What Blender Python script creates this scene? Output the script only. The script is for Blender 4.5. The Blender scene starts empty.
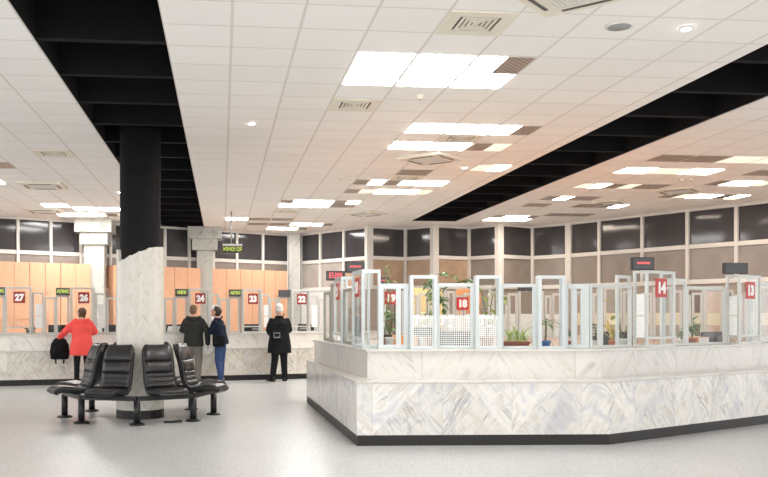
import bpy, bmesh, math, random
from mathutils import Vector, Matrix, Euler, Quaternion
random.seed(7)
PI = math.pi
scene = bpy.context.scene
COL = scene.collection
F, CX, HY, CAMZ, HC = 870.0, 312.0, 315.0, 1.45, 2.53
CEIL = CAMZ + HC

# ------------------------------------------------------------------ helpers
def link(o, parent=None):
    COL.objects.link(o)
    if parent is not None:
        o.parent = parent
    return o

def tag(o, label=None, cat=None, group=None, kind=None):
    if label: o['label'] = label
    if cat: o['category'] = cat
    if group: o['group'] = group
    if kind: o['kind'] = kind
    return o

def thing(name, label, cat, loc=(0, 0, 0), rz=0.0, group=None, kind=None):
    o = bpy.data.objects.new(name, None)
    o.empty_display_size = 0.1
    COL.objects.link(o)
    o.location = loc
    o.rotation_euler = (0, 0, rz)
    return tag(o, label, cat, group, kind)

def mesh_obj(name, me, m, parent=None, smooth=False):
    o = bpy.data.objects.new(name, me)
    if isinstance(m, (list, tuple)):
        for x in m: me.materials.append(x)
    elif m is not None:
        me.materials.clear(); me.materials.append(m)
    if smooth:
        for p in me.polygons: p.use_smooth = True
    return link(o, parent)

def obj(name, bm, m, parent=None, smooth=False, bevel=0.0):
    bmesh.ops.recalc_face_normals(bm, faces=bm.faces)
    me = bpy.data.meshes.new(name)
    bm.to_mesh(me); bm.free()
    o = mesh_obj(name, me, m, parent, smooth)
    if bevel > 0:
        b = o.modifiers.new('bevel', 'BEVEL')
        b.width = bevel; b.segments = 2; b.limit_method = 'ANGLE'
    return o

def box(bm, x0, x1, y0, y1, z0, z1, mat=0):
    vs = [bm.verts.new(p) for p in ((x0,y0,z0),(x1,y0,z0),(x1,y1,z0),(x0,y1,z0),(x0,y0,z1),(x1,y0,z1),(x1,y1,z1),(x0,y1,z1))]
    for f in ((0,3,2,1),(4,5,6,7),(0,1,5,4),(1,2,6,5),(2,3,7,6),(3,0,4,7)):
        fc = bm.faces.new([vs[i] for i in f]); fc.material_index = mat
    return vs

def bxm(name, dims, m, parent=None, bevel=0.0):
    bm = bmesh.new()
    if isinstance(dims[0], (int, float)): dims = [dims]
    for d in dims: box(bm, *d)
    return obj(name, bm, m, parent, bevel=bevel)

def frame_of(d):
    d = Vector(d).normalized()
    up = Vector((0, 0, 1)) if abs(d.z) < 0.95 else Vector((0, 1, 0))
    a = d.cross(up).normalized()
    return a, a.cross(d).normalized()

def ring_loft(bm, rings, cap=True):
    """rings: list of lists of points of equal length"""
    vr = [[bm.verts.new(p) for p in r] for r in rings]
    n = len(vr[0])
    for a, b in zip(vr, vr[1:]):
        for i in range(n):
            bm.faces.new((a[i], a[(i+1) % n], b[(i+1) % n], b[i]))
    if cap:
        bm.faces.new(list(reversed(vr[0]))); bm.faces.new(vr[-1])
    return vr

def tube(bm, pts, r, n=8, flat=1.0, cap=True, round_ends=False):
    pts = [Vector(p) for p in pts]
    rs = r if isinstance(r, (list, tuple)) else [r]*len(pts)
    dirs = []
    for i in range(len(pts)):
        a = pts[max(0, i-1)]; b = pts[min(len(pts)-1, i+1)]
        dirs.append((b-a).normalized())
    u, v = frame_of(dirs[0])
    rings = []
    if round_ends:
        for k in (0.15, 0.6, 0.87):
            rings.append((pts[0]-dirs[0]*rs[0]*math.sqrt(1-k*k), u.copy(), v.copy(), rs[0]*k))
    prev = dirs[0]
    for p, d, rr in zip(pts, dirs, rs):
        q = prev.rotation_difference(d); u = q @ u; v = q @ v; prev = d
        rings.append((p, u.copy(), v.copy(), rr))
    if round_ends:
        for k in (0.87, 0.6, 0.15):
            rings.append((pts[-1]+dirs[-1]*rs[-1]*math.sqrt(1-k*k), u.copy(), v.copy(), rs[-1]*k))
    ring_loft(bm, [[p + (uu*math.cos(2*PI*i/n) + vv*math.sin(2*PI*i/n)*flat)*rr for i in range(n)] for p, uu, vv, rr in rings], cap)

def lathe(bm, prof, n=24, c=(0, 0, 0)):
    c = Vector(c)
    ring_loft(bm, [[c + Vector((max(r, 1e-4)*math.cos(2*PI*i/n), max(r, 1e-4)*math.sin(2*PI*i/n), z)) for i in range(n)] for r, z in prof])

def sphere(bm, c, r, n=16, m=10):
    if isinstance(r, (int, float)): r = (r, r, r)
    rings = []
    for j in range(1, m):
        t = PI*j/m
        rings.append([Vector((c[0]+r[0]*math.sin(t)*math.cos(2*PI*i/n), c[1]+r[1]*math.sin(t)*math.sin(2*PI*i/n), c[2]-r[2]*math.cos(t))) for i in range(n)])
    ring_loft(bm, rings)

def ell_loft(bm, secs, n=20, pw=1.0):
    """secs: (cx, cy, z, rx, ry)"""
    ring_loft(bm, [[Vector((cx+rx*math.cos(2*PI*i/n), cy+ry*math.sin(2*PI*i/n), z)) for i in range(n)] for cx, cy, z, rx, ry in secs])

def fuse(name, bm, m, parent=None, voxel=0.012, smooth_it=4):
    """union of the overlapping closed shapes in bm as one continuous surface"""
    bmesh.ops.recalc_face_normals(bm, faces=bm.faces)
    me = bpy.data.meshes.new(name + '_raw'); bm.to_mesh(me); bm.free()
    o = bpy.data.objects.new(name + '_raw', me); COL.objects.link(o)
    r = o.modifiers.new('r', 'REMESH'); r.mode = 'VOXEL'; r.voxel_size = voxel
    s = o.modifiers.new('s', 'SMOOTH'); s.factor = 0.5; s.iterations = smooth_it
    dg = bpy.context.evaluated_depsgraph_get(); dg.update()
    out = bpy.data.meshes.new_from_object(o.evaluated_get(dg))
    bpy.data.objects.remove(o); bpy.data.meshes.remove(me)
    out.name = name
    return mesh_obj(name, out, m, parent, True)

def text_mesh(name, txt, size, depth, m, parent, loc, rot=(PI/2, 0, 0), sx=1.0, bold=0.0):
    cu = bpy.data.curves.new(name, 'FONT')
    cu.body = txt; cu.size = size; cu.extrude = depth; cu.align_x = 'CENTER'; cu.align_y = 'CENTER'
    cu.resolution_u = 3; cu.offset = bold
    t = bpy.data.objects.new(name, cu); COL.objects.link(t)
    dg = bpy.context.evaluated_depsgraph_get(); dg.update()
    me = bpy.data.meshes.new_from_object(t.evaluated_get(dg))
    bpy.data.objects.remove(t); bpy.data.curves.remove(cu)
    me.name = name
    o = mesh_obj(name, me, m, parent)
    o.location = loc; o.rotation_euler = rot; o.scale = (sx, 1, 1)
    return o

def W(x, Y): return (x - CX)/F*Y
def PX(x, y, Y): return Vector((W(x, Y), Y, CAMZ + (HY - y)/F*Y))
def hit(P, e, x):
    """distance along the plan line P + s e at image column x"""
    k = (x - CX)/F
    return (k*P[1] - P[0])/(e[0] - k*e[1])

# ------------------------------------------------------------------ materials
def new_mat(name):
    m = bpy.data.materials.new(name); m.use_nodes = True
    nt = m.node_tree
    return m, nt, nt.nodes['Principled BSDF']
def setp(b, **k):
    for a, v in k.items(): b.inputs[a.replace('_', ' ')].default_value = v
def rgb(r, g, b):
    f = lambda c: ((c/255+0.055)/1.055)**2.4 if c/255 > 0.04045 else c/255/12.92
    return (f(r), f(g), f(b), 1)
def N(nt, t, **k):
    n = nt.nodes.new(t)
    for a, v in k.items(): setattr(n, a, v)
    return n
def math_n(nt, op, a, b=None, clamp=False):
    n = N(nt, 'ShaderNodeMath', operation=op, use_clamp=clamp)
    for i, v in enumerate((a, b)):
        if v is None: continue
        if isinstance(v, (int, float)): n.inputs[i].default_value = v
        else: nt.links.new(v, n.inputs[i])
    return n.outputs[0]
def mix_c(nt, fac, a, b, mode='MIX'):
    n = N(nt, 'ShaderNodeMix', data_type='RGBA', blend_type=mode)
    for i, v in ((0, fac), (6, a), (7, b)):
        if isinstance(v, (int, float, tuple)): n.inputs[i].default_value = v
        else: nt.links.new(v, n.inputs[i])
    return n.outputs[2]
def ramp(nt, src, stops):
    n = N(nt, 'ShaderNodeValToRGB'); cr = n.color_ramp
    while len(cr.elements) < len(stops): cr.elements.new(0.5)
    for e, (p, c) in zip(cr.elements, stops): e.position = p; e.color = c
    nt.links.new(src, n.inputs[0]); return n.outputs[0]
def noise(nt, vec, scale, detail=4, rough=0.55, dist=0.0):
    n = N(nt, 'ShaderNodeTexNoise'); n.inputs['Scale'].default_value = scale
    n.inputs['Detail'].default_value = detail; n.inputs['Roughness'].default_value = rough
    n.inputs['Distortion'].default_value = dist
    nt.links.new(vec, n.inputs['Vector']); return n
def plain(name, c, rough=0.5, metal=0.0, var=0.06, spec=0.5, vscale=6.0):
    m, nt, b = new_mat(name)
    tc = N(nt, 'ShaderNodeTexCoord')
    nz = noise(nt, tc.outputs['Object'], vscale)
    lo = tuple(x*(1-var) for x in c[:3])+(1,); hi = tuple(min(1, x*(1+var)) for x in c[:3])+(1,)
    nt.links.new(ramp(nt, nz.outputs['Fac'], [(0.3, lo), (0.7, hi)]), b.inputs['Base Color'])
    setp(b, Roughness=rough, Metallic=metal); b.inputs['Specular IOR Level'].default_value = spec
    return m
def emit(name, c, s):
    m, nt, b = new_mat(name)
    setp(b, Base_Color=(0.02, 0.02, 0.02, 1), Emission_Color=c, Emission_Strength=s, Roughness=0.4)
    return m

M = {}
# ceiling tiles: the grid is in the UV map (one unit = one 0.6 m tile)
def ceiling_mat():
    m, nt, b = new_mat('ceiling_tiles')
    uv = N(nt, 'ShaderNodeUVMap'); sp = N(nt, 'ShaderNodeSeparateXYZ'); nt.links.new(uv.outputs[0], sp.inputs[0])
    def line(s, w):
        f = math_n(nt, 'FRACT', math_n(nt, 'ADD', s, w/2))
        return math_n(nt, 'LESS_THAN', f, w)
    lx = line(sp.outputs[0], 0.042); ly = line(sp.outputs[1], 0.034)
    l = math_n(nt, 'MAXIMUM', lx, ly)
    # each tile a slightly different white
    fl = N(nt, 'ShaderNodeVectorMath', operation='FLOOR'); nt.links.new(uv.outputs[0], fl.inputs[0])
    wn = N(nt, 'ShaderNodeTexWhiteNoise'); nt.links.new(fl.outputs[0], wn.inputs['Vector'])
    tile = ramp(nt, wn.outputs['Value'], [(0, rgb(246, 243, 238)), (1, rgb(250, 247, 243))])
    nt.links.new(mix_c(nt, l, tile, rgb(226, 220, 212)), b.inputs['Base Color'])  # grid bars, greyed to include the shadow at the tile edges
    setp(b, Roughness=0.85); b.inputs['Specular IOR Level'].default_value = 0.15
    return m
M['ceil'] = ceiling_mat()
M['recess'] = plain('matt_black_paint', rgb(19, 18, 20), 0.85, var=0.15, spec=0.2)
M['black_wrap'] = plain('black_column_paint', rgb(27, 26, 27), 0.8, var=0.12, spec=0.2)

def floor_mat():
    m, nt, b = new_mat('terrazzo_floor')
    tc = N(nt, 'ShaderNodeTexCoord'); P = tc.outputs['Object']
    n1 = noise(nt, P, 34, 4, 0.75); n2 = noise(nt, P, 0.7, 3)
    v = N(nt, 'ShaderNodeTexVoronoi'); v.inputs['Scale'].default_value = 26; nt.links.new(P, v.inputs['Vector'])
    c = ramp(nt, n1.outputs['Fac'], [(0.36, rgb(160, 160, 160)), (0.52, rgb(192, 192, 192)), (0.68, rgb(213, 213, 212))])
    sp = N(nt, 'ShaderNodeSeparateColor'); nt.links.new(v.outputs['Color'], sp.inputs[0])
    chip = math_n(nt, 'GREATER_THAN', sp.outputs[0], 0.83)
    c = mix_c(nt, math_n(nt, 'MULTIPLY', chip, 0.2), c, rgb(140, 140, 138))
    c = mix_c(nt, 0.15, c, ramp(nt, n2.outputs['Fac'], [(0.3, rgb(186, 186, 186)), (0.7, rgb(204, 204, 203))]))
    br = N(nt, 'ShaderNodeTexBrick'); br.offset = 0
    br.inputs['Scale'].default_value = 1; br.inputs['Mortar Size'].default_value = 0.004
    br.inputs['Brick Width'].default_value = 0.4; br.inputs['Row Height'].default_value = 0.4
    br.inputs['Color1'].default_value = (1, 1, 1, 1); br.inputs['Color2'].default_value = (0.985, 0.985, 0.985, 1); br.inputs['Mortar'].default_value = (0.93, 0.93, 0.93, 1)
    nt.links.new(P, br.inputs['Vector'])
    c = mix_c(nt, 1.0, c, br.outputs['Color'], 'MULTIPLY')
    nt.links.new(c, b.inputs['Base Color'])
    nt.links.new(ramp(nt, n2.outputs['Fac'], [(0.3, (0.28,)*3+(1,)), (0.7, (0.36,)*3+(1,))]), b.inputs['Roughness'])
    b.inputs['Specular IOR Level'].default_value = 0.35
    return m
M['floor'] = floor_mat()

def marble(name, base, vein, stain, slab=0.62, rough=0.18, contrast=1.0, diag=True, joint=True, patch=(rgb(212, 212, 216), rgb(222, 216, 205))):
    """book-matched marble slabs laid along the UV u axis"""
    m, nt, b = new_mat(name)
    uv = N(nt, 'ShaderNodeUVMap'); sp = N(nt, 'ShaderNodeSeparateXYZ'); nt.links.new(uv.outputs[0], sp.inputs[0])
    u, v = sp.outputs[0], sp.outputs[1]
    pu = math_n(nt, 'PINGPONG', u, slab)
    idx = math_n(nt, 'FLOOR', math_n(nt, 'DIVIDE', u, slab))
    # two triangles in each slab, the grain turning across the diagonal
    side = math_n(nt, 'GREATER_THAN', math_n(nt, 'SUBTRACT', pu, math_n(nt, 'MULTIPLY', v, 1.0)), 0.0)
    cmb = N(nt, 'ShaderNodeCombineXYZ'); nt.links.new(math_n(nt, 'MULTIPLY', pu, math_n(nt, 'SUBTRACT', 1.0, math_n(nt, 'MULTIPLY', side, 2.0 if diag else 0.0))), cmb.inputs[0]); nt.links.new(v, cmb.inputs[1])
    nt.links.new(math_n(nt, 'ADD', math_n(nt, 'MULTIPLY', idx, 0.37), math_n(nt, 'MULTIPLY', side, 3.1 if diag else 0.0)), cmb.inputs[2])
    m0 = N(nt, 'ShaderNodeMapping'); nt.links.new(cmb.outputs[0], m0.inputs[0]); m0.inputs['Rotation'].default_value = (0, 0, math.radians(-52))
    mp = N(nt, 'ShaderNodeMapping'); nt.links.new(m0.outputs[0], mp.inputs[0]); mp.inputs['Scale'].default_value = (0.8, 4.6, 1.0)
    n1 = noise(nt, mp.outputs[0], 2.6, 8, 0.66, 0.7)
    n2 = noise(nt, mp.outputs[0], 1.3, 6, 0.6, 1.2)
    n3 = noise(nt, cmb.outputs[0], 1.6, 3, 0.5, 0.5)
    n4 = noise(nt, m0.outputs[0], 2.4, 4, 0.6, 2.0)
    mid = 0.5
    c = ramp(nt, n1.outputs['Fac'], [(0.3, vein), (0.47, base), (0.55, base), (0.72, stain)])
    if diag:
        c = mix_c(nt, math_n(nt, 'MULTIPLY', math_n(nt, 'SUBTRACT', n4.outputs['Fac'], 0.5), 5.0*contrast, clamp=True), c, patch[0])
        c = mix_c(nt, math_n(nt, 'MULTIPLY', math_n(nt, 'SUBTRACT', 0.47, n4.outputs['Fac']), 5.0*contrast, clamp=True), c, patch[1])
    ridge = math_n(nt, 'ABSOLUTE', math_n(nt, 'SUBTRACT', n2.outputs['Fac'], 0.5))
    vv = math_n(nt, 'SUBTRACT', 1.0, math_n(nt, 'DIVIDE', ridge, 0.022), clamp=True)
    vv = math_n(nt, 'MULTIPLY', vv, math_n(nt, 'MULTIPLY', math_n(nt, 'SUBTRACT', n3.outputs['Fac'], 0.5), 8.0, clamp=True))
    c = mix_c(nt, math_n(nt, 'MULTIPLY', vv, 0.55*contrast), c, tuple(x*0.6 for x in vein[:3])+(1,))
    tn = N(nt, 'ShaderNodeTexWhiteNoise', noise_dimensions='2D')
    c2 = N(nt, 'ShaderNodeCombineXYZ'); nt.links.new(idx, c2.inputs[0]); nt.links.new(side, c2.inputs[1]); nt.links.new(c2.outputs[0], tn.inputs['Vector'])
    tint = ramp(nt, tn.outputs['Value'], [(0, (0.84,)*3+(1,)), (1, (1, 1, 1, 1))])
    c = mix_c(nt, 1.0 if diag else 0.4, c, tint, 'MULTIPLY')
    if joint:
        j = math_n(nt, 'LESS_THAN', math_n(nt, 'FRACT', math_n(nt, 'DIVIDE', u, slab*(2 if not diag else 1))), 0.007)
        c = mix_c(nt, math_n(nt, 'MULTIPLY', j, 0.35), c, rgb(150, 145, 138))
    nt.links.new(c, b.inputs['Base Color']); setp(b, Roughness=rough)
    return m
M['marble_island'] = marble('white_marble_slabs', rgb(241, 238, 233), rgb(180, 178, 177), rgb(224, 217, 204), 0.78, contrast=1.15)
M['marble_island_up'] = marble('white_marble_band', rgb(222, 219, 214), rgb(192, 187, 180), rgb(208, 200, 184), 0.9, diag=False)
M['marble_top'] = marble('white_marble_top', rgb(216, 213, 208), rgb(198, 190, 178), rgb(212, 202, 186), 0.9, rough=0.15, contrast=0.5, diag=False, joint=False)
M['marble_wall'] = marble('beige_marble_slabs', rgb(242, 238, 229), rgb(184, 174, 160), rgb(222, 211, 190), 0.62, rough=0.22, patch=(rgb(221, 211, 192), rgb(210, 204, 196)))
M['marble_wall_up'] = marble('beige_marble_band', rgb(242, 239, 231), rgb(212, 206, 196), rgb(228, 219, 202), 0.75, rough=0.22, diag=False)
M['marble_col'] = marble('column_marble_strips', rgb(226, 222, 212), rgb(204, 199, 188), rgb(214, 206, 190), 0.098, rough=0.25, contrast=0.9, diag=False)
M['marble_pillar'] = marble('pillar_marble', rgb(194, 192, 184), rgb(146, 143, 136), rgb(182, 175, 160), 0.6, rough=0.3, diag=False)
M['alu_dark'] = plain('dark_grey_aluminium', rgb(150, 151, 144), 0.4, var=0.03)  # darker grey frames for screens on the left island face
M['plinth'] = plain('black_plinth_stone', rgb(24, 21, 20), 0.45, var=0.15)
M['alu'] = plain('white_aluminium', rgb(204, 210, 211), 0.35, var=0.02)
M['alu_grey'] = plain('grey_aluminium', rgb(196, 195, 190), 0.4, var=0.03)
M['alu_cool'] = plain('silver_aluminium', rgb(206, 209, 206), 0.35, var=0.02)
M['mullion'] = plain('window_frame_paint', rgb(222, 218, 212), 0.45, var=0.03)
M['wallpaint'] = plain('warm_wall_paint', rgb(168, 154, 142), 0.7, var=0.03)
M['glass_dark'] = plain('dark_tinted_glass', rgb(72, 70, 72), 0.1, var=0.12, spec=0.4, vscale=1.2)
M['blind'] = None
def blind_mat(name, c):
    m, nt, b = new_mat(name)
    tc = N(nt, 'ShaderNodeTexCoord'); nz = noise(nt, tc.outputs['Object'], 1.3, 3)
    w = N(nt, 'ShaderNodeTexWave', wave_type='BANDS', bands_direction='Z'); w.inputs['Scale'].default_value = 6; w.inputs['Distortion'].default_value = 0.6
    nt.links.new(tc.outputs['Object'], w.inputs['Vector'])
    a = ramp(nt, nz.outputs['Fac'], [(0.3, tuple(x*0.72 for x in c[:3])+(1,)), (0.7, c)])
    a = mix_c(nt, 0.02, a, mix_c(nt, w.outputs['Fac'], (0.1, 0.09, 0.09, 1), (0.6, 0.55, 0.5, 1)))
    nt.links.new(a, b.inputs['Base Color']); setp(b, Roughness=0.22)
    return m
M['blind'] = blind_mat('glazed_roller_blind', rgb(156, 146, 138))
M['blind_peach'] = blind_mat('glazed_peach_blind', rgb(190, 162, 136))
M['blind_pale'] = blind_mat('glazed_pale_blind', rgb(186, 176, 168))
def glass_mat(name='clear_pane', tint=(0.97, 0.98, 0.98, 1), refl=0.09):
    m, nt, b = new_mat(name)
    out = nt.nodes['Material Output']
    tr = N(nt, 'ShaderNodeBsdfTransparent'); tr.inputs[0].default_value = tint
    gl = N(nt, 'ShaderNodeBsdfGlossy'); gl.inputs['Roughness'].default_value = 0.03
    lw = N(nt, 'ShaderNodeLayerWeight'); lw.inputs[0].default_value = 0.12
    mx = N(nt, 'ShaderNodeMixShader')
    nt.links.new(math_n(nt, 'ADD', math_n(nt, 'MULTIPLY', lw.outputs['Fresnel'], 0.35), refl*0.05), mx.inputs[0])
    nt.links.new(tr.outputs[0], mx.inputs[1]); nt.links.new(gl.outputs[0], mx.inputs[2])
    nt.links.new(mx.outputs[0], out.inputs[0]); nt.nodes.remove(b)
    return m
M['glass'] = glass_mat()
def film_mat(name, grid):
    """white film on glass; grid: square see-through holes, denser towards the lower edge of the film"""
    m, nt, b = new_mat(name)
    setp(b, Base_Color=rgb(238, 240, 238), Roughness=0.5)
    out = nt.nodes['Material Output']
    tr = N(nt, 'ShaderNodeBsdfTransparent'); mx = N(nt, 'ShaderNodeMixShader')
    if grid:
        uv = N(nt, 'ShaderNodeUVMap'); sp = N(nt, 'ShaderNodeSeparateXYZ'); nt.links.new(uv.outputs[0], sp.inputs[0])
        p = 0.0245
        fx = math_n(nt, 'FRACT', math_n(nt, 'DIVIDE', sp.outputs[0], p)); fy = math_n(nt, 'FRACT', math_n(nt, 'DIVIDE', sp.outputs[1], p))
        hx = math_n(nt, 'GREATER_THAN', fx, 0.3); hy = math_n(nt, 'GREATER_THAN', fy, 0.3)
        hole = math_n(nt, 'MULTIPLY', hx, hy)
        fl = N(nt, 'ShaderNodeVectorMath', operation='FLOOR')
        sc = N(nt, 'ShaderNodeVectorMath', operation='SCALE'); sc.inputs['Scale'].default_value = 1/p
        nt.links.new(uv.outputs[0], sc.inputs[0]); nt.links.new(sc.outputs[0], fl.inputs[0])
        wn = N(nt, 'ShaderNodeTexWhiteNoise', noise_dimensions='2D'); nt.links.new(fl.outputs[0], wn.inputs['Vector'])
        nz = noise(nt, uv.outputs[0], 4.5, 2)
        lim = math_n(nt, 'SUBTRACT', math_n(nt, 'MULTIPLY', math_n(nt, 'SUBTRACT', 0.44, sp.outputs[1]), 5.5), math_n(nt, 'MULTIPLY', math_n(nt, 'SUBTRACT', nz.outputs['Fac'], 0.45), 3.0))
        keep = math_n(nt, 'LESS_THAN', wn.outputs['Value'], lim)
        hole = math_n(nt, 'MULTIPLY', hole, keep)
        fac = math_n(nt, 'SUBTRACT', 0.9, math_n(nt, 'MULTIPLY', hole, 0.86))
        nt.links.new(fac, mx.inputs[0])
    else:
        mx.inputs[0].default_value = 0.72
    nt.links.new(tr.outputs[0], mx.inputs[1]); nt.links.new(b.outputs[0], mx.inputs[2]); nt.links.new(mx.outputs[0], out.inputs[0])
    return m
M['film_grid'] = film_mat('dotted_white_film', True)
M['film'] = film_mat('frosted_white_film', False)
def film_beige():
    m = film_mat('frosted_cream_film', False)
    m.node_tree.nodes['Principled BSDF'].inputs['Base Color'].default_value = rgb(236, 226, 196)
    return m
M['film_cream'] = film_beige()
def wood_mat(name, c, d, sc=1.0):
    m, nt, b = new_mat(name)
    tc = N(nt, 'ShaderNodeTexCoord'); mp = N(nt, 'ShaderNodeMapping'); mp.inputs['Scale'].default_value = (9*sc, 9*sc, 0.8*sc)
    nt.links.new(tc.outputs['Object'], mp.inputs[0])
    nz = noise(nt, mp.outputs[0], 2.2, 5, 0.6, 0.4)
    nt.links.new(ramp(nt, nz.outputs['Fac'], [(0.3, d), (0.7, c)]), b.inputs['Base Color']); setp(b, Roughness=0.4)
    return m
M['beech'] = wood_mat('beech_veneer', rgb(230, 178, 144), rgb(219, 164, 128))
M['orange_wood'] = wood_mat('orange_wood', rgb(228, 158, 98), rgb(214, 138, 80))
M['yellow_wood'] = wood_mat('pale_yellow_wood', rgb(240, 212, 150), rgb(230, 198, 134))
M['brown_wood'] = wood_mat('brown_wood', rgb(120, 84, 58), rgb(94, 64, 44))
M['steel'] = plain('brushed_steel', rgb(190, 190, 188), 0.3, 0.9)
M['black_metal'] = plain('black_powder_coat', rgb(26, 26, 28), 0.4, var=0.1)
M['black_plastic'] = plain('black_plastic', rgb(24, 23, 25), 0.4, var=0.1)
M['grey_plastic'] = plain('grey_plastic', rgb(150, 150, 150), 0.5)
M['white_plastic'] = plain('white_plastic', rgb(228, 226, 220), 0.5, var=0.02)
M['cream_plastic'] = plain('cream_plastic', rgb(232, 226, 210), 0.5, var=0.03)
M['slot'] = plain('dark_slot', rgb(92, 88, 84), 0.7)
M['paper'] = None
def paper_mat():
    m, nt, b = new_mat('printed_paper')
    uv = N(nt, 'ShaderNodeTexCoord'); sp = N(nt, 'ShaderNodeSeparateXYZ'); nt.links.new(uv.outputs['Object'], sp.inputs[0])
    row = math_n(nt, 'FRACT', math_n(nt, 'MULTIPLY', sp.outputs[2], 34)); ln = math_n(nt, 'GREATER_THAN', row, 0.55)
    mp = N(nt, 'ShaderNodeMapping'); mp.inputs['Scale'].default_value = (60, 1, 34); nt.links.new(uv.outputs['Object'], mp.inputs[0])
    nz = noise(nt, mp.outputs[0], 1.0, 1); w = math_n(nt, 'GREATER_THAN', nz.outputs['Fac'], 0.45)
    nt.links.new(mix_c(nt, math_n(nt, 'MULTIPLY', math_n(nt, 'MULTIPLY', ln, w), 0.22), rgb(242, 242, 240), rgb(120, 120, 125)), b.inputs['Base Color'])
    setp(b, Roughness=0.6)
    return m
M['paper'] = paper_mat()
M['blank_paper'] = plain('white_paper', rgb(240, 240, 238), 0.6, var=0.01)
M['red_sign'] = plain('red_sign_plate', rgb(188, 38, 34), 0.4, var=0.03)
M['maroon_sign'] = plain('dark_red_sign_plate', rgb(150, 36, 26), 0.4, var=0.03)
M['white_paint'] = plain('white_sign_paint', rgb(246, 246, 244), 0.5, var=0.0)
M['led_green'] = emit('yellow_green_led', rgb(215, 240, 90), 0.55)
M['led_red'] = emit('red_led', rgb(255, 96, 100), 0.6)
M['led_pink'] = emit('bright_red_led', rgb(255, 90, 88), 0.7)
def leather():
    m, nt, b = new_mat('black_leather')
    tc = N(nt, 'ShaderNodeTexCoord'); n1 = noise(nt, tc.outputs['Object'], 9, 4); n2 = noise(nt, tc.outputs['Object'], 160, 2)
    nt.links.new(ramp(nt, n1.outputs['Fac'], [(0.3, rgb(24, 23, 24)), (0.75, rgb(46, 43, 44))]), b.inputs['Base Color'])
    bp = N(nt, 'ShaderNodeBump'); bp.inputs['Strength'].default_value = 0.25; bp.inputs['Distance'].default_value = 0.01
    mx = math_n(nt, 'ADD', math_n(nt, 'MULTIPLY', n1.outputs['Fac'], 1.0), math_n(nt, 'MULTIPLY', n2.outputs['Fac'], 0.1))
    nt.links.new(mx, bp.inputs['Height']); nt.links.new(bp.outputs[0], b.inputs['Normal']); setp(b, Roughness=0.29)
    return m
M['leather'] = leather()
def leaf_mat(name, c, d):
    m, nt, b = new_mat(name)
    tc = N(nt, 'ShaderNodeTexCoord'); nz = noise(nt, tc.outputs['Object'], 14, 3)
    nt.links.new(ramp(nt, nz.outputs['Fac'], [(0.3, d), (0.7, c)]), b.inputs['Base Color']); setp(b, Roughness=0.45)
    b.inputs['Subsurface Weight'].default_value = 0.0
    return m
M['leaf'] = leaf_mat('green_leaf', rgb(134, 168, 100), rgb(78, 118, 62))
M['leaf_dark'] = leaf_mat('dark_green_leaf', rgb(74, 110, 64), rgb(40, 70, 38))
M['leaf_lime'] = leaf_mat('lime_leaf', rgb(190, 206, 104), rgb(140, 172, 72))
M['leaf_pale'] = leaf_mat('variegated_leaf', rgb(206, 220, 170), rgb(128, 164, 96))
M['straw'] = leaf_mat('dry_leaf', rgb(222, 204, 138), rgb(196, 172, 104))
M['soil'] = plain('potting_soil', rgb(62, 48, 38), 0.9, var=0.3, vscale=40)
M['pot_brown'] = plain('brown_plastic_pot', rgb(134, 72, 46), 0.5)
M['pot_blue'] = plain('blue_plastic_pot', rgb(70, 124, 180), 0.45)
M['pot_white'] = plain('white_plastic_pot', rgb(226, 226, 220), 0.45)
M['pot_terracotta'] = plain('terracotta_pot', rgb(182, 112, 84), 0.7)
M['stem'] = plain('plant_stem', rgb(118, 112, 70), 0.7)
M['skin'] = plain('skin', rgb(208, 160, 136), 0.5, var=0.05)
def cloth(name, c, var=0.12, rough=0.85):
    m, nt, b = new_mat(name)
    tc = N(nt, 'ShaderNodeTexCoord'); n1 = noise(nt, tc.outputs['Object'], 5, 4)
    lo = tuple(x*(1-var) for x in c[:3])+(1,); hi = tuple(min(1, x*(1+var)) for x in c[:3])+(1,)
    nt.links.new(ramp(nt, n1.outputs['Fac'], [(0.3, lo), (0.7, hi)]), b.inputs['Base Color'])
    bp = N(nt, 'ShaderNodeBump'); bp.inputs['Strength'].default_value = 0.5; bp.inputs['Distance'].default_value = 0.03
    n2 = noise(nt, tc.outputs['Object'], 11, 2, 0.5, 1.2); nt.links.new(n2.outputs['Fac'], bp.inputs['Height']); nt.links.new(bp.outputs[0], b.inputs['Normal'])
    setp(b, Roughness=rough); b.inputs['Specular IOR Level'].default_value = 0.2
    return m
M['coat_red'] = cloth('coral_red_cloth', rgb(240, 90, 84), 0.06)
M['jacket_black'] = cloth('charcoal_jacket_cloth', rgb(50, 50, 48))
M['jacket_navy'] = cloth('navy_jacket_cloth', rgb(27, 36, 54))
M['coat_black'] = cloth('black_wool', rgb(28, 28, 31))
M['trouser_grey'] = cloth('grey_trouser_cloth', rgb(122, 118, 112))
M['trouser_black'] = cloth('black_trouser_cloth', rgb(30, 29, 32))
M['jeans'] = cloth('blue_denim', rgb(58, 76, 114), 0.25)
M['shoe'] = plain('dark_shoe_leather', rgb(44, 40, 38), 0.5)
M['shoe_grey'] = plain('grey_suede_shoe', rgb(110, 104, 96), 0.8)
M['hair_brown'] = plain('brown_hair', rgb(86, 60, 40), 0.6, var=0.25, vscale=50)
M['hair_dark'] = plain('dark_brown_hair', rgb(52, 40, 34), 0.6, var=0.25, vscale=50)
M['hair_white'] = plain('white_hair', rgb(226, 222, 214), 0.6, var=0.06, vscale=50)
M['hair_tan'] = plain('short_light_brown_hair', rgb(120, 92, 68), 0.7, var=0.2, vscale=50)
M['bag_black'] = cloth('black_nylon', rgb(24, 24, 27))
M['eye'] = plain('eye', rgb(40, 32, 28), 0.2)
M['lip'] = plain('lips', rgb(178, 110, 98), 0.5)
M['pink_board'] = plain('pinkish_notice_board', rgb(228, 204, 192), 0.7, var=0.08, vscale=14)
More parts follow.
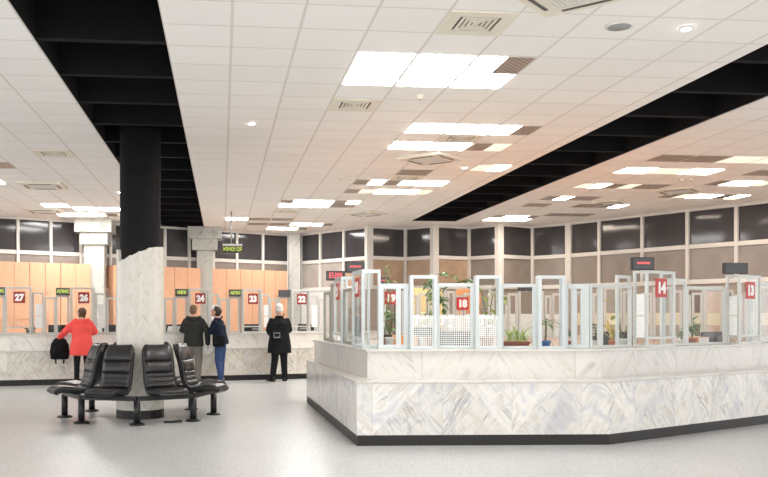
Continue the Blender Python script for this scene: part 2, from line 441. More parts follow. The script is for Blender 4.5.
# ------------------------------------------------------------------ plan-line helpers
def offset_poly(pts, d):
    pts = [Vector((p[0], p[1])) for p in pts]; out = []
    def nrm(a, b):
        e = (b-a).normalized(); return Vector((-e.y, e.x))
    for i, p in enumerate(pts):
        if i == 0: n = nrm(pts[0], pts[1]); out.append(p+n*d)
        elif i == len(pts)-1: n = nrm(pts[-2], pts[-1]); out.append(p+n*d)
        else:
            n1 = nrm(pts[i-1], p); n2 = nrm(p, pts[i+1]); s = (n1+n2).normalized()
            out.append(p+s*(d/max(0.2, s.dot(n1))))
    return out

def strip(name, pts, d0, d1, z0, z1, m, parent=None, u0=0.0, kind=None, bevel=0.0, pts2=None):
    """wall-like solid between two parallel offsets of a plan polyline; UVs run along it in metres"""
    A = offset_poly(pts, d0); B = offset_poly(pts2 or pts, d1)
    bm = bmesh.new(); uvl = bm.loops.layers.uv.new('UVMap')
    def V(p, z): return bm.verts.new((p.x, p.y, z))
    rows = [[V(p, z0) for p in A], [V(p, z1) for p in A], [V(p, z1) for p in B], [V(p, z0) for p in B]]
    w = abs(d1-d0); cv = [0, z1-z0, z1-z0+w, 2*(z1-z0)+w, 2*(z1-z0)+2*w]
    u = u0
    for i in range(len(A)-1):
        L = (A[i+1]-A[i]).length
        for k in range(4):
            f = bm.faces.new((rows[k][i], rows[k][i+1], rows[(k+1) % 4][i+1], rows[(k+1) % 4][i]))
            for lp, q in zip(f.loops, ((u, cv[k]), (u+L, cv[k]), (u+L, cv[k+1]), (u, cv[k+1]))): lp[uvl].uv = q
        u += L
    for i in (0, len(A)-1):
        f = bm.faces.new([r[i] for r in rows])
        for lp, q in zip(f.loops, ((0, 0), (0, z1-z0), (w, z1-z0), (w, 0))): lp[uvl].uv = q
    o = obj(name, bm, m, parent, bevel=bevel)
    if kind: o['kind'] = kind
    return o

# ------------------------------------------------------------------ floor and ceiling
bm = bmesh.new(); box(bm, -14, 16, 1.2, 29, -0.1, 0)
tag(obj('floor', bm, M['floor']), kind='structure')

ANG = math.atan2(0.1029, 0.9947)
GO = Vector((-0.64, 7.02)); GU = Vector((-0.1029, 0.9947)); GV = Vector((0.9947, 0.1029)); T = 0.6
def grid(a, b): return GO + GV*(a*T) + GU*(b*T)
ceil_root = bpy.data.objects.new('ceiling', None); link(ceil_root)
S1, S2 = (-3.0, -1.0), (8.3, 10.35)
bm = bmesh.new(); uvl = bm.loops.layers.uv.new('UVMap')
B0, B1 = -21.0, 37.5
LEFT_END, RIGHT_END = 31.6, 26.7
def slab(a0, a1, b0, b1, off):
    P = [(a0, b0), (a1, b0), (a1, b1), (a0, b1)]
    lo = [bm.verts.new((grid(*p).x, grid(*p).y, CEIL)) for p in P]
    hi = [bm.verts.new((grid(*p).x, grid(*p).y, CEIL+0.012)) for p in P]
    f = bm.faces.new(lo)
    for lp, p in zip(f.loops, P): lp[uvl].uv = (p[0]-off, p[1])
    f = bm.faces.new(hi)
    for i in range(4): bm.faces.new((lo[i], lo[(i+1) % 4], hi[(i+1) % 4], hi[i]))
slab(-16.5, S1[0], B0, B1, 0); slab(S1[1], S2[0], B0, B1, 0); slab(S2[1], 25, B0, B1, 0.35)
slab(S1[0], S1[1], LEFT_END, B1, 0); slab(S2[0], S2[1], RIGHT_END, B1, 0)
o = obj('ceiling', bm, M['ceil'])
bpy.data.objects.remove(ceil_root); o.name = 'ceiling'; ceiling = tag(o, kind='structure')

def gbox(bm, a0, a1, b0, b1, z0, z1):
    P = [grid(a0, b0), grid(a1, b0), grid(a1, b1), grid(a0, b1)]
    lo = [bm.verts.new((p.x, p.y, z0)) for p in P]; hi = [bm.verts.new((p.x, p.y, z1)) for p in P]
    bm.faces.new(lo[::-1]); bm.faces.new(hi)
    for i in range(4): bm.faces.new((lo[i], lo[(i+1) % 4], hi[(i+1) % 4], hi[i]))
# the two open black troughs between the tile fields: sides, lid and cross beams
for (a0, a1), bend in ((S1, LEFT_END), (S2, RIGHT_END)):
    bm = bmesh.new()
    gbox(bm, a0-0.06, a0, B0, bend, CEIL+0.013, CEIL+0.62); gbox(bm, a1, a1+0.06, B0, bend, CEIL+0.013, CEIL+0.62)
    gbox(bm, a0-0.06, a1+0.06, B0, bend, CEIL+0.62, CEIL+0.68)
    gbox(bm, a0-0.06, a1+0.06, bend, bend+0.08, CEIL+0.013, CEIL+0.68)
    obj('recess', bm, M['recess'], ceiling)
    b = -20.0
    while b < bend:
        bm = bmesh.new(); gbox(bm, a0+0.002, a1-0.002, b, b+0.16, CEIL+0.03, CEIL+0.61)
        obj('beam', bm, M['recess'], ceiling); b += 2.0
# ------------------------------------------------------------------ ceiling lights
M['lit'] = emit('lit_diffuser', (1.0, 0.985, 0.955, 1), 7.5)
M['lit_cream'] = emit('warm_lit_diffuser', (1.0, 0.88, 0.68, 1), 0.5)
def louvre():
    m, nt, b = new_mat('dark_louvre')
    tc = N(nt, 'ShaderNodeTexCoord'); ck = N(nt, 'ShaderNodeTexChecker'); ck.inputs['Scale'].default_value = 26
    nt.links.new(tc.outputs['Object'], ck.inputs[0]); ck.inputs[1].default_value = rgb(186, 172, 160); ck.inputs[2].default_value = rgb(128, 116, 106)
    nt.links.new(ck.outputs[0], b.inputs['Base Color']); setp(b, Roughness=0.4, Metallic=0.2); return m
M['louvre'] = louvre()
COLS = {'w': 'lit', 'c': 'lit_cream', 'd': 'louvre'}
WORD = {'ww': 'fully lit white', 'wd': 'half lit half dark', 'dw': 'half dark half lit', 'dd': 'dark louvred', 'cc': 'cream lit', 'cw': 'half cream half white',
        'wc': 'half white half cream', 'dc': 'half dark half cream', 'cd': 'half cream half dark'}
M['lit_strong'] = emit('bright_diffuser', (1.0, 0.985, 0.955, 1), 15.0)
M['lit_warm'] = emit('warm_white_diffuser', (1.0, 0.84, 0.70, 1), 11.0)
def light_panel(a, b, code, where, group):
    CO = dict(COLS)
    if a > 9 and b > 0: CO['w'] = 'lit_warm'
    elif b > 6: CO['w'] = 'lit_strong'
    p = grid(a+0.5, b+0.5)
    t = thing('ceiling_light', '%s ceiling panel, %s' % (WORD[code], where), 'ceiling light', (p.x, p.y, CEIL), ANG, group)
    h = 0.288
    bxm('housing', [(-h, h, -h, h, -0.004, 0.0)], M['white_plastic'], t)
    if code[0] == code[1]:
        bxm('louvre_panel' if code[0] == 'd' else 'diffuser', (-h+0.012, h-0.012, -h+0.012, h-0.012, -0.010, -0.0042), M[CO[code[0]]], t)
    else:
        for c, x0, x1 in ((code[0], -h+0.012, -0.004), (code[1], 0.004, h-0.012)):
            bxm('louvre_panel' if c == 'd' else 'diffuser', (x0, x1, -h+0.012, h-0.012, -0.010, -0.0042), M[CO[c]], t)
def cluster(desc, group, rows):
    nr = len(rows); rn = {1: [''], 2: ['front row of ', 'rear row of '], 3: ['front row of ', 'middle row of ', 'rear row of ']}[nr]
    for (a, b, codes), rr in zip(rows, rn):
        n = len(codes)
        for i, c in enumerate(codes):
            pos = {1: ['the one in '], 2: ['left one in ', 'right one in '], 3: ['left one in ', 'middle one in ', 'right one in '],
                   4: ['leftmost in ', 'second from left in ', 'third from left in ', 'rightmost in ']}[n][i]
            if c: light_panel(a+i, b, c, pos + rr + desc, group)
cluster('nearest cluster', 'near cluster of ceiling lights', [(2, 2, ['ww', 'ww', 'wd']), (2, 3, ['ww', 'ww', 'ww'])])
cluster('second nearest cluster', 'second cluster of ceiling lights', [(4, 7, ['ww', 'ww', 'wd']), (4, 9, ['ww', 'ww', 'dc'])])
cluster('middle ceiling by the black trough', 'single lights by the trough', [(7, 12, ['cw'])])
cluster('cluster behind middle cassette', 'third cluster of ceiling lights', [(5, 13, ['dd']), (4, 15, ['dw', 'dw', 'ww']), (4, 17, ['dc', 'ww', 'wc'])])
cluster('fourth cluster', 'fourth cluster of ceiling lights', [(2, 20, ['dw', 'ww', 'dw']), (2, 21, ['ww', 'ww', 'dd'])])
cluster('farthest cluster', 'farthest cluster of ceiling lights', [(0, 26, ['ww', 'dd', 'dd']), (1, 28, ['dd', 'dd', 'ww', 'wd']), (2, 30, ['ww', 'wd'])])
cluster('left picture edge', 'left edge ceiling lights', [(-7, 13, ['dd']), (-8, 16, ['ww'])])
cluster('cluster over beech cupboards', 'far left cluster of ceiling lights', [(-7, 22, ['ww']), (-6, 23, ['ww', 'ww']), (-7, 25, ['ww', 'ww', 'dc'])])
R0 = 10.35
cluster('nearest right-hand cluster', 'right cluster of ceiling lights', [(R0+1, 10, ['dd', 'dd', 'cc', 'cc']), (R0+1, 12, ['ww', 'cc', 'ww']), (R0+1, 15, ['cw', 'dc', 'dd'])])
cluster('far right edge', 'far right cluster of ceiling lights', [(R0+5, 12, ['dd', 'dd']), (R0+5, 14, ['dw', 'wc']), (R0+5, 17, ['dc', 'ww', 'dw'])])
cluster('field above bay windows', 'bay window ceiling lights', [(R0+1, 18, ['dw', 'dd']), (R0+1, 20, ['dd', '', 'dd', 'dw']), (R0+3, 23, ['dd', 'dd'])])
cluster('cluster at trough end', 'trough end ceiling lights', [(R0+1, 24, ['dw', 'wd']), (R0+1, 25, ['ww', 'ww'])])
# unseen ceiling panels added behind the camera as fill light
for bb in (-5, -11, -16):
    for aa in (-9, -7, 1, 3, 5, 12, 14):
        light_panel(aa, bb, 'ww', 'unseen fill added in rows behind the camera', 'fill panels added behind the camera')

# ------------------------------------------------------------------ vents, cassettes, downlights
def vent(a, b, label):
    p = grid(a+0.5, b+0.5)
    t = thing('air_vent', label, 'air vent', (p.x, p.y, CEIL), ANG, 'square air vents in the ceiling')
    h = 0.29
    bm = bmesh.new()
    for x0, x1, y0, y1 in ((-h, h, -h, -h+0.11), (-h, h, h-0.11, h), (-h, -h+0.11, -h+0.11, h-0.11), (h-0.11, h, -h+0.11, h-0.11)):
        box(bm, x0, x1, y0, y1, -0.014, 0)
    obj('frame', bm, M['cream_plastic'], t)
    bxm('duct', (-0.18, 0.18, -0.18, 0.18, -0.002, 0.0), M['slot'], t)
    for k in range(4):
        r0 = 0.155-0.042*k; r1 = r0-0.026; bm = bmesh.new()
        for x0, x1, y0, y1 in ((-r0, r0, -r0, -r1), (-r0, r0, r1, r0), (-r0, -r1, -r1, r1), (r1, r0, -r1, r1)):
            box(bm, x0, x1, y0, y1, -0.013, -0.004)
        obj('louvre_ring', bm, M['cream_plastic'], t)
vent(3, 0, 'square slatted air vent near the camera, in front of the bright lights')
vent(2, 5, 'square slatted air vent left behind the bright near lights')
vent(5, 8, 'square slatted air vent between the two rows of the second light cluster')
vent(5, 14, 'square slatted air vent just behind a dark light panel, third cluster')
vent(2, 23, 'far slatted air vent behind the fourth light cluster')
vent(-5, 11, 'square slatted air vent in the left ceiling beside the black trough')
def cassette(px, py, Y, s, label, rot=PI/4):
    p = Vector((W(px, Y), Y)); t = thing('cassette_air_conditioner', label, 'air conditioner', (p.x, p.y, CEIL), ANG+rot, 'cassette air conditioners in the ceiling')
    h = s/2
    bm = bmesh.new(); a = box(bm, -h, h, -h, h, -0.04, 0)
    for v in a[:4]: v.co.x *= 0.93; v.co.y *= 0.93
    obj('panel', bm, M['cream_plastic'], t, bevel=0.006)
    g = h*0.55
    bxm('intake_grille', [(-g, g, -g+2*g*k/14, -g+2*g*k/14+g/11, -0.048, -0.0405) for k in range(14)], M['white_plastic'], t)
    for sx, sy in ((1, 0), (-1, 0), (0, 1), (0, -1)):
        c = h*0.72
        d = (sx*c-0.016, sx*c+0.016, -g*0.9, g*0.9) if sx else (-g*0.9, g*0.9, sy*c-0.016, sy*c+0.016)
        bxm('air_outlet', (*d, -0.046, -0.0405), M['slot'], t)
cassette(572, 0, 6.75, 0.84, 'large square cassette air conditioner at the top picture edge')
cassette(431, 159, 14.0, 0.84, 'cassette air conditioner between the second and third light clusters')
cassette(43, 184.5, 16.9, 0.84, 'cassette air conditioner in the left ceiling', 0.0)
cassette(45, 211, 21.0, 0.84, 'small far cassette air conditioner among the far left lights', 0.0)
cassette(366, 213, 21.6, 0.84, 'far cassette air conditioner left of the black trough end')
cassette(679, 190, 17.6, 0.84, 'cassette air conditioner in the peach ceiling at right')
cassette(610, 200, 19.4, 0.6, 'small flat cassette air conditioner over the bay windows')
def round_fixture(name, px, py, r, label, cat, rim, inner, imat):
    Y = F*HC/(HY-py); t = thing(name, label, cat, (W(px, Y), Y, CEIL))
    bm = bmesh.new(); lathe(bm, [(r*0.8, -0.001), (r, -0.001), (r, -0.008), (r*0.8, -0.012)], 28); obj('rim', bm, M[rim], t, True)
    bm = bmesh.new(); lathe(bm, [(0, -0.0125), (r*0.79, -0.0125), (r*0.79, -0.016), (0, -0.02)], 24); obj(inner, bm, imat, t, True)
round_fixture('ceiling_speaker', 619.5, 25.7, 0.125, 'round grey ceiling speaker near the top right', 'speaker', 'white_plastic', 'grille', M['grey_plastic'])
M['spot'] = emit('spot_lamp', (1.0, 0.93, 0.78, 1), 30.0)
for x, y, l in ((686, 27.7, 'small bright round downlight beside the ceiling speaker'), (251.6, 123, 'small round downlight alone in the plain left tiles'),
                (464.4, 167.2, 'small round downlight right of the cassette air conditioner'), (120, 192, 'tiny round downlight left of the black column')):
    round_fixture('downlight', x, y, 0.05, l, 'downlight', 'white_plastic', 'lamp', M['spot'])
def detector(x, y, l):
    Y = F*HC/(HY-y); t = thing('smoke_detector', l, 'smoke detector', (W(x, Y), Y, CEIL))
    bm = bmesh.new(); lathe(bm, [(0.05, 0), (0.05, -0.018), (0.036, -0.022), (0.032, -0.045), (0.0, -0.05)], 18); obj('body', bm, M['cream_plastic'], t, True)
    bm = bmesh.new(); lathe(bm, [(0.012, -0.047), (0.012, -0.056), (0, -0.058)], 10); obj('sensor', bm, M['maroon_sign'], t, True)
detector(420, 95, 'small smoke detector just behind the bright near lights')
for x, y, l in ((340.5, 177.5, 'left one of two small detectors, middle ceiling'), (350, 177.5, 'right one of two small detectors, middle ceiling'),
             (682, 178.5, 'left one of two small detectors, right ceiling'), (691, 178.5, 'right one of two small detectors, right ceiling')):
    detector(x, y, l)

# ------------------------------------------------------------------ walls and windows
LX = [-12.4, -11.7, -11.0, -10.3, -9.65, -8.95, -8.27, -7.57, -6.87, -6.2, -5.52, -4.84, -4.18, -3.55, -2.9, -2.25, -1.5, -0.74]
def LY(x): return 22.41 + (x+7.57)*0.701
Lpts = [(x, LY(x)) for x in LX] + [(-0.36, 27.1)]
Rpts = [(-0.36, 27.1), (0.24, 26.4), (0.92, 25.5), (1.64, 24.57), (2.69, 25.15), (3.47, 24.4), (4.49, 24.95), (5.22, 24.05), (6.25, 24.7), (7.02, 23.85),
        (7.56, 22.93), (8.28, 21.84), (8.95, 20.76), (9.64, 19.78), (10.33, 18.72), (11.02, 17.66), (11.7, 16.6), (12.4, 15.55)]
tag(strip('wall_left', [Lpts[0], Lpts[-1]], 0.0, 0.14, 0, 2.18, M['wallpaint']), kind='structure')
tag(strip('wall_right', Rpts, 0.0, 0.14, 0, 2.18, M['wallpaint']), kind='structure')
wn = [0]
def window(p, q, m1, up, lo):
    wn[0] += 1
    p = Vector(p); q = Vector(q); e = q-p; L = e.length
    t = thing('window_%d' % wn[0], None, None, (p.x, p.y, 0), math.atan2(e.y, e.x), kind='structure')
    h = m1/2
    bxm('window_frame', [(h, L, 0.0, 0.12, 3.915, CEIL), (h, L, 0.0, 0.12, 3.025, 3.125), (h, L, 0.0, 0.12, 2.18, 2.29), (h, L, -0.05, 0.0, 2.18, 2.215)], M['mullion'], t)
    bxm('mullion', (-h, h, -0.012, 0.135, 2.18, CEIL), M['mullion'], t)
    bxm('upper_pane', (h, L, 0.05, 0.07, 3.125, 3.915), up, t)
    bxm('lower_pane', (h, L, 0.05, 0.07, 2.29, 3.025), lo, t)
for i in range(len(Lpts)-2):
    window(Lpts[i], Lpts[i+1], 0.075, M['glass_dark'], M['blind'])
wide = {3, 5, 7, 9}
for i in range(len(Rpts)-1):
    lo = M['blind_pale'] if i < 2 else M['blind_peach'] if i in (2, 3, 4, 5) else M['blind']
    window(Rpts[i], Rpts[i+1], 0.2 if i in wide else 0.08, M['glass_dark'], lo)

# marble pillars
def pillar(name, c, rz, w, cap, z1, label):
    t = thing(name, label, 'column', (c[0], c[1], 0), rz, kind='structure')
    def prism(nm, h, z0, zz):
        bm = bmesh.new(); uvl = bm.loops.layers.uv.new('UVMap'); box(bm, -h, h, -h, h, z0, zz)
        for f in bm.faces:
            for lp in f.loops:
                v = lp.vert.co; lp[uvl].uv = ((v.x if abs(f.normal.x) < 0.5 else v.y)+h, v.z)
        bm.normal_update()
        return obj(nm, bm, M['marble_pillar'], t)
    prism('shaft', w/2, 0, z1-0.66 if cap else z1)
    if cap:
        prism('lower_capital', 0.36, z1-0.66, z1-0.34); prism('upper_capital', 0.48, z1-0.34, z1)
a_l = math.atan(0.701)
pillar('pillar', PX(95.5, 300, 23.35)[:2], 0.1, 0.54, True, CEIL, 'beige square marble pillar with stepped capital left of the round column')
pillar('pillar', PX(205, 300, 25.3)[:2], 0.1, 0.46, True, CEIL, 'grey square marble pillar with stepped capital behind sign 24')
pillar('pillar', (-0.56, 27.0), 0.1, 0.36, False, CEIL, 'plain marble pillar in the far corner between cupboards and white windows')

# round column
CC = Vector((W(140.3, 12.4), 12.4)); CR = 0.335; CB = 0.285
t = thing('column', 'round marble column with torn black upper half inside the ring of seats', 'column', (CC.x, CC.y, 0), kind='structure')
bm = bmesh.new(); uvl = bm.loops.layers.uv.new('UVMap'); n = 120
def ragged(th):
    q = (math.cos(th+0.2)+1)/2
    if q < 0.13: return 2.37
    if q < 0.17: return 2.37-(q-0.13)/0.04*0.185
    return 2.185+(q-0.17)/0.83*0.235+0.006*math.sin(q*31)+0.004*math.sin(q*67+1)
fac = 20
def facet(th, r):
    a = ((th+PI/fac) % (2*PI/fac))-PI/fac
    return r*math.cos(PI/fac)/math.cos(a)
rows = []
for r, top in ((CR, False), (CR, True), (CB-0.02, True)):
    rows.append([bm.verts.new((facet(2*PI*k/n, r)*math.cos(2*PI*k/n), facet(2*PI*k/n, r)*math.sin(2*PI*k/n), ragged(2*PI*k/n) if top else 0.12)) for k in range(n)])
for k in range(n):
    u0, u1 = 2*PI*CR*k/n, 2*PI*CR*(k+1)/n; k2 = (k+1) % n
    f = bm.faces.new((rows[0][k], rows[0][k2], rows[1][k2], rows[1][k]))
    for lp, q in zip(f.loops, ((u0, 0), (u1, 0), (u1, rows[1][k2].co.z), (u0, rows[1][k].co.z))): lp[uvl].uv = q
    f = bm.faces.new((rows[1][k], rows[1][k2], rows[2][k2], rows[2][k]))
    for lp, q in zip(f.loops, ((u0, 2.4), (u1, 2.4), (u1, 2.45), (u0, 2.45))): lp[uvl].uv = q
obj('marble_cladding', bm, M['marble_col'], t)
bm = bmesh.new(); lathe(bm, [(CB, 0.13), (CB, CEIL+0.61)], 48); obj('shaft', bm, M['black_wrap'], t, True)
bm = bmesh.new(); lathe(bm, [(CR+0.004, 0), (CR+0.004, 0.119), (CR-0.06, 0.119)], 20); obj('plinth', bm, M['plinth'], t)
# ------------------------------------------------------------------ marble counters
TOP = 1.05
def counter(name, label, pts, mats, back=0.75, up=None):
    U = up or offset_poly(pts, mats[3])
    t = thing(name, label, 'counter')
    strip('plinth', pts, 0.0, back-0.03, 0, 0.118, M['plinth'], t)
    strip('base', pts, -0.004, back, 0.118, 0.69, mats[0], t)
    strip('ledge', pts, -0.02, 0.02, 0.69, 0.716, mats[2], t, bevel=0.004, pts2=U)
    strip('upper_panel', U, 0.0, back, 0.716, 1.022, mats[1], t, pts2=pts)
    strip('top_slab', U, -0.025, back+0.02, 1.022, TOP, mats[2], t, bevel=0.004, pts2=pts)
    return t
LE = Vector((0.948, 0.319)).normalized(); LN = Vector((-LE.y, LE.x)); LP = Vector((-1.6, 19.32))
Lcount = [LP+LE*-8.6, LP+LE*2.75, LP+LE*2.75+Vector((1.6, 2.2))]
counter('service_counter', 'long beige marble counter along the left where the people stand', Lcount, (M['marble_wall'], M['marble_wall_up'], M['marble_top'], 0.10), 0.9)
IA, IL, IR, IB, IC = (-0.085, 14.45), (0.498, 9.63), (3.32, 9.73), (6.1, 11.63), (9.4, 13.87)
ID, IE, IG = (8.2, 16.4), (5.2, 17.6), (1.2, 16.9)
_o = offset_poly([IG, IA, IL, IR, IB, IC], 0.345)
IU = [(1.15, 16.4), (0.035, 14.05), (0.645, 10.13), (3.39, 10.2), tuple(_o[4]), tuple(_o[5])]
IS = offset_poly(IU, 0.14)
isl = counter('service_counter', 'white marble island counter with angled front in the right foreground', [IG, IA, IL, IR, IB, IC], (M['marble_island'], M['marble_island_up'], M['marble_top'], 0.33), 0.98, up=IU)
counter('service_counter', 'far side of the marble island counter behind the glass screens', [IC, ID, IE, IG], (M['marble_wall'], M['marble_wall_up'], M['marble_top'], 0.10), 0.6) if False else None
far = thing('back_counter', 'pale back counter seen through the island glass screens', 'counter')
FARP = [(1.35, 15.9), (4.9, 16.3), (9.2, 14.9)]
strip('base', FARP, 0.0, 0.55, 0, 1.0, M['marble_wall'], far); strip('top_slab', FARP, -0.03, 0.58, 1.0, 1.03, M['marble_top'], far)

# ------------------------------------------------------------------ glass screens on the counters
def pane(name, t, x0, x1, y, z0, z1, m):
    bm = bmesh.new(); box(bm, x0, x1, y-0.003, y+0.003, z0, z1); return obj(name, bm, m, t)
def side_pane(name, t, x, y0, y1, z0, z1, m):
    bm = bmesh.new(); box(bm, x-0.003, x+0.003, y0, y1, z0, z1); return obj(name, bm, m, t)
def film(t, x0, x1, y, z0, z1, m):
    bm = bmesh.new(); uvl = bm.loops.layers.uv.new('UVMap'); box(bm, x0, x1, y-0.0045, y-0.0032, z0, z1)
    for f in bm.faces:
        for lp in f.loops: lp[uvl].uv = (lp.vert.co.x-x0, lp.vert.co.z-z0)
    return obj('film', bm, m, t)
def screen(P, e, s0, s1, z1, label, m, w=0.045, depth=0.0, rail=None, div=None, fm=None, name='glass_screen', group=None, z0=TOP, cat='glass screen', frame_d=0.032, film_z=(0.0, 0.40)):
    """one framed unit standing on the counter; depth>0: a shallow box standing proud towards the clients"""
    p = Vector(P)+Vector(e)*s0; L = s1-s0
    t = thing(name, label, cat, (p.x, p.y, z0), math.atan2(e[1], e[0]), group)
    H = z1-z0; fd = frame_d; d = []
    def post(x0, x1, y0): d.append((x0, x1, y0, y0+fd, 0, H))
    y = -depth
    if depth < 0: depth = 0
    post(0, w, y); post(L-w, L, y)
    d += [(w, L-w, y, y+fd, H-w, H), (w, L-w, y, y+fd, 0, w*0.8)]
    if rail: d.append((w, L-w, y+0.005, y+fd-0.005, rail-z0-0.014, rail-z0+0.014))
    if depth:
        post(0, w, 0); post(L-w, L, 0)
        for x0 in (0, L-w):
            d += [(x0+0.005, x0+w-0.005, y+fd, 0, H-w, H), (x0+0.005, x0+w-0.005, y+fd, 0, 0, w*0.8)]
    for a, b in (div or []): d.append((a, b, y+0.004, y+fd-0.004, w*0.8, H-w))
    bxm('frame', d, m, t, bevel=0.003)
    zb = (rail-z0+0.014) if rail else w*0.8
    pane('glass_pane', t, w, L-w, y+fd*0.5, zb, H-w, M['glass'])
    if depth:
        for x in (w*0.5, L-w*0.5): side_pane('side_pane', t, x, y+fd, 0, w*0.8, H-w, M['glass'])
    if fm: film(t, w, L-w, y+fd*0.5, film_z[0]+w*0.8, film_z[1], fm)
    t['_n'] = 0; del t['_n']
    return t
def number_sign(P, e, s, out, z, txt, label, mat='red_sign', h=0.235, flip=False, group='red number signs'):
    n = Vector((-e[1], e[0])); p = Vector(P)+Vector(e)*s - n*out
    t = thing('number_sign', label, 'sign', (p.x, p.y, z), math.atan2(e[1], e[0]), group)
    bxm('plate', (-h*0.49, h*0.49, -0.004, 0.004, -h/2, h/2), M[mat], t)
    text_mesh('digits', txt, h*0.78, 0.0015, M['white_paint'], t, (0, -0.0062, -h*0.03), sx=0.92, bold=0.012)
    return t
def led_board(P, e, s, out, z, w, h, txt, label, tm, ts=0.6, bars=False, rot=None, name='led_display', group=None, stand=None):
    n = Vector((-e[1], e[0])); p = Vector(P)+Vector(e)*s - n*out
    t = thing(name, label, 'display', (p.x, p.y, z), math.atan2(e[1], e[0]) if rot is None else rot, group)
    bxm('housing', (-w/2, w/2, -0.03, 0.03, -h/2, h/2), M['black_plastic'], t, bevel=0.004)
    bxm('screen', (-w/2+0.012, w/2-0.012, -0.032, -0.0305, -h/2+0.012, h/2-0.012), M['glass_dark'], t)
    if bars:
        q = w*0.15
        bxm('lit_bar', [(-2*q+k*q+0.003, -q+k*q-0.003, -0.036, -0.0325, -h*0.03, h*0.12) for k in range(4)], tm, t)
    elif txt:
        text_mesh('lit_text', txt, h*ts*1.25, 0.001, tm, t, (0, -0.0345, 0), sx=w*0.72/(len(txt)*h*ts*0.74), bold=0.003)
    if stand: bxm('bracket', [(-0.02, 0.02, -0.01, 0.01, -h/2-stand, -h/2)], M['alu_grey'], t)
    return t
def notice(P, e, s0, s1, out, z0, z1, label, group='paper notices on the screens'):
    n = Vector((-e[1], e[0])); p = Vector(P)+Vector(e)*((s0+s1)/2) - n*out
    t = thing('paper_notice', label, 'notice', (p.x, p.y, (z0+z1)/2), math.atan2(e[1], e[0]), group)
    h = (z1-z0)/2; w = (s1-s0)/2
    for k in (-1, 1):
        zz = k*h*0.51
        bxm('sheet', (-w, w, -0.002, 0.0, zz-h*0.485, zz+h*0.485), M['paper'], t)
    return t
# left counter: glass plane 0.42 m behind the front
LG = LP+LN*0.34
def lx(x): return hit(LG, LE, x)
A = M['alu_grey']
# (tall0, tall1, mid1, low1, disp0, disp1, number, led text)
booths = [(5, 31.5, 44, 56, -8, 5, '27', 'АПИС'), (70.5, 94.3, 106.3, 118, 55.7, 69.8, '26', 'АПИС'), (131, 153.5, 164, 174.5, 117.5, 130.5, '25', 'АПО'),
          (188, 208.6, 218.8, 228.5, 175, 187.5, '24', 'ИЗП/'), (241, 260.5, 269.5, 278, 228.7, 240.4, '23', 'АПО'), (290, 308.5, 318.5, 326, 278.3, 289.7, '22', '')]
for a, b, c, d, u, v, num, led in booths:
    g = 'tall glass booth fronts on the left counter'
    screen(LG, LE, lx(a), lx(b), 2.035, 'tall grey framed glass booth front holding the red number %s sign' % num, A, 0.04, 0.13, rail=1.19, group='tall booth fronts on the left counter')
    screen(LG, LE, lx(b)+0.01, lx(c), 1.925, 'middle height glass screen with paper notice, right of booth number %s' % num, A, 0.042, group='middle screens on the left counter')
    screen(LG, LE, lx(c)+0.006, lx(d), 1.83, 'low glass screen two right of the number %s booth' % num, A, 0.042, group='low screens on the left counter')
    screen(LG, LE, lx(u), lx(v)-0.006, 1.865, 'narrow glass screen under the display left of booth number %s' % num, A, 0.042, group='narrow screens under the displays')
    m = (lx(a)+lx(b))/2
    number_sign(LG, LE, m+0.02, 0.126, 1.815, num, 'red sign with white number %s on the left counter glass' % num, 'maroon_sign')
    k = lx(v)-lx(u)
    led_board(LG, LE, (lx(u)+lx(v))/2, 0.03, 1.945, k*0.98, 0.158, led, ('black display with yellow green letters left of number %s sign' % num) if led else 'switched off black display left of number 22 sign',
              M['led_green'], 0.46, group='displays on the left counter')
    notice(LG, LE, lx(b)+0.045+0.03, lx(c)-0.03-0.0, 0.001, 1.17, 1.68, 'two printed sheets stuck on the screen right of number %s' % num)
# island: screens
P0 = Vector(IS[2]); P1 = Vector(IS[3])
fe = (P1-P0).normalized()
k0, k1 = hit(P0, fe, 378.5), hit(P0, fe, 589.5)
C0 = P0+fe*k0; C1 = P0+fe*k1
def fx(x): return hit(P0, fe, x)
WH = M['alu']
def dv(x0, x1, xs): return [(fx(p)-fx(x0), fx(q)-fx(x0)) for p, q in xs]
screen(P0, fe, fx(378.5), fx(408.8), 1.82, 'low white two light glass screen at the left front corner of island', WH, 0.06, div=dv(378.5, 408.8, [(396, 401)]), group='low white screens along the island front')
screen(P0, fe, fx(409), fx(436), 1.915, 'tall white glass screen with dotted film, left of the wide one', WH, 0.04, 0.10, fm=M['film_grid'], group='tall white screens along the island front')
screen(P0, fe, fx(436.3), fx(473.8), 1.825, 'wide low white glass screen with dotted film in front of sign 18', WH, 0.04, fm=M['film_grid'], group='low white screens along the island front')
screen(P0, fe, fx(474), fx(500), 1.915, 'tall narrow white glass screen with dotted film and yellow green leaves', WH, 0.04, 0.10, fm=M['film_grid'], group='tall white screens along the island front')
screen(P0, fe, fx(500.3), fx(536), 1.82, 'low white glass screen in front of the brown planter box', WH, 0.04, fm=None, group='low white screens along the island front')
screen(P0, fe, fx(536.2), fx(563.2), 1.915, 'tall white glass screen in front of the plant in the blue pot', WH, 0.04, 0.10, group='tall white screens along the island front')
screen(P0, fe, fx(563.4), fx(589.2), 1.82, 'low white two light glass screen at the right front corner of island', WH, 0.06, div=dv(563.4, 589.2, [(571.6, 577), (581, 588)]), group='low white screens along the island front')
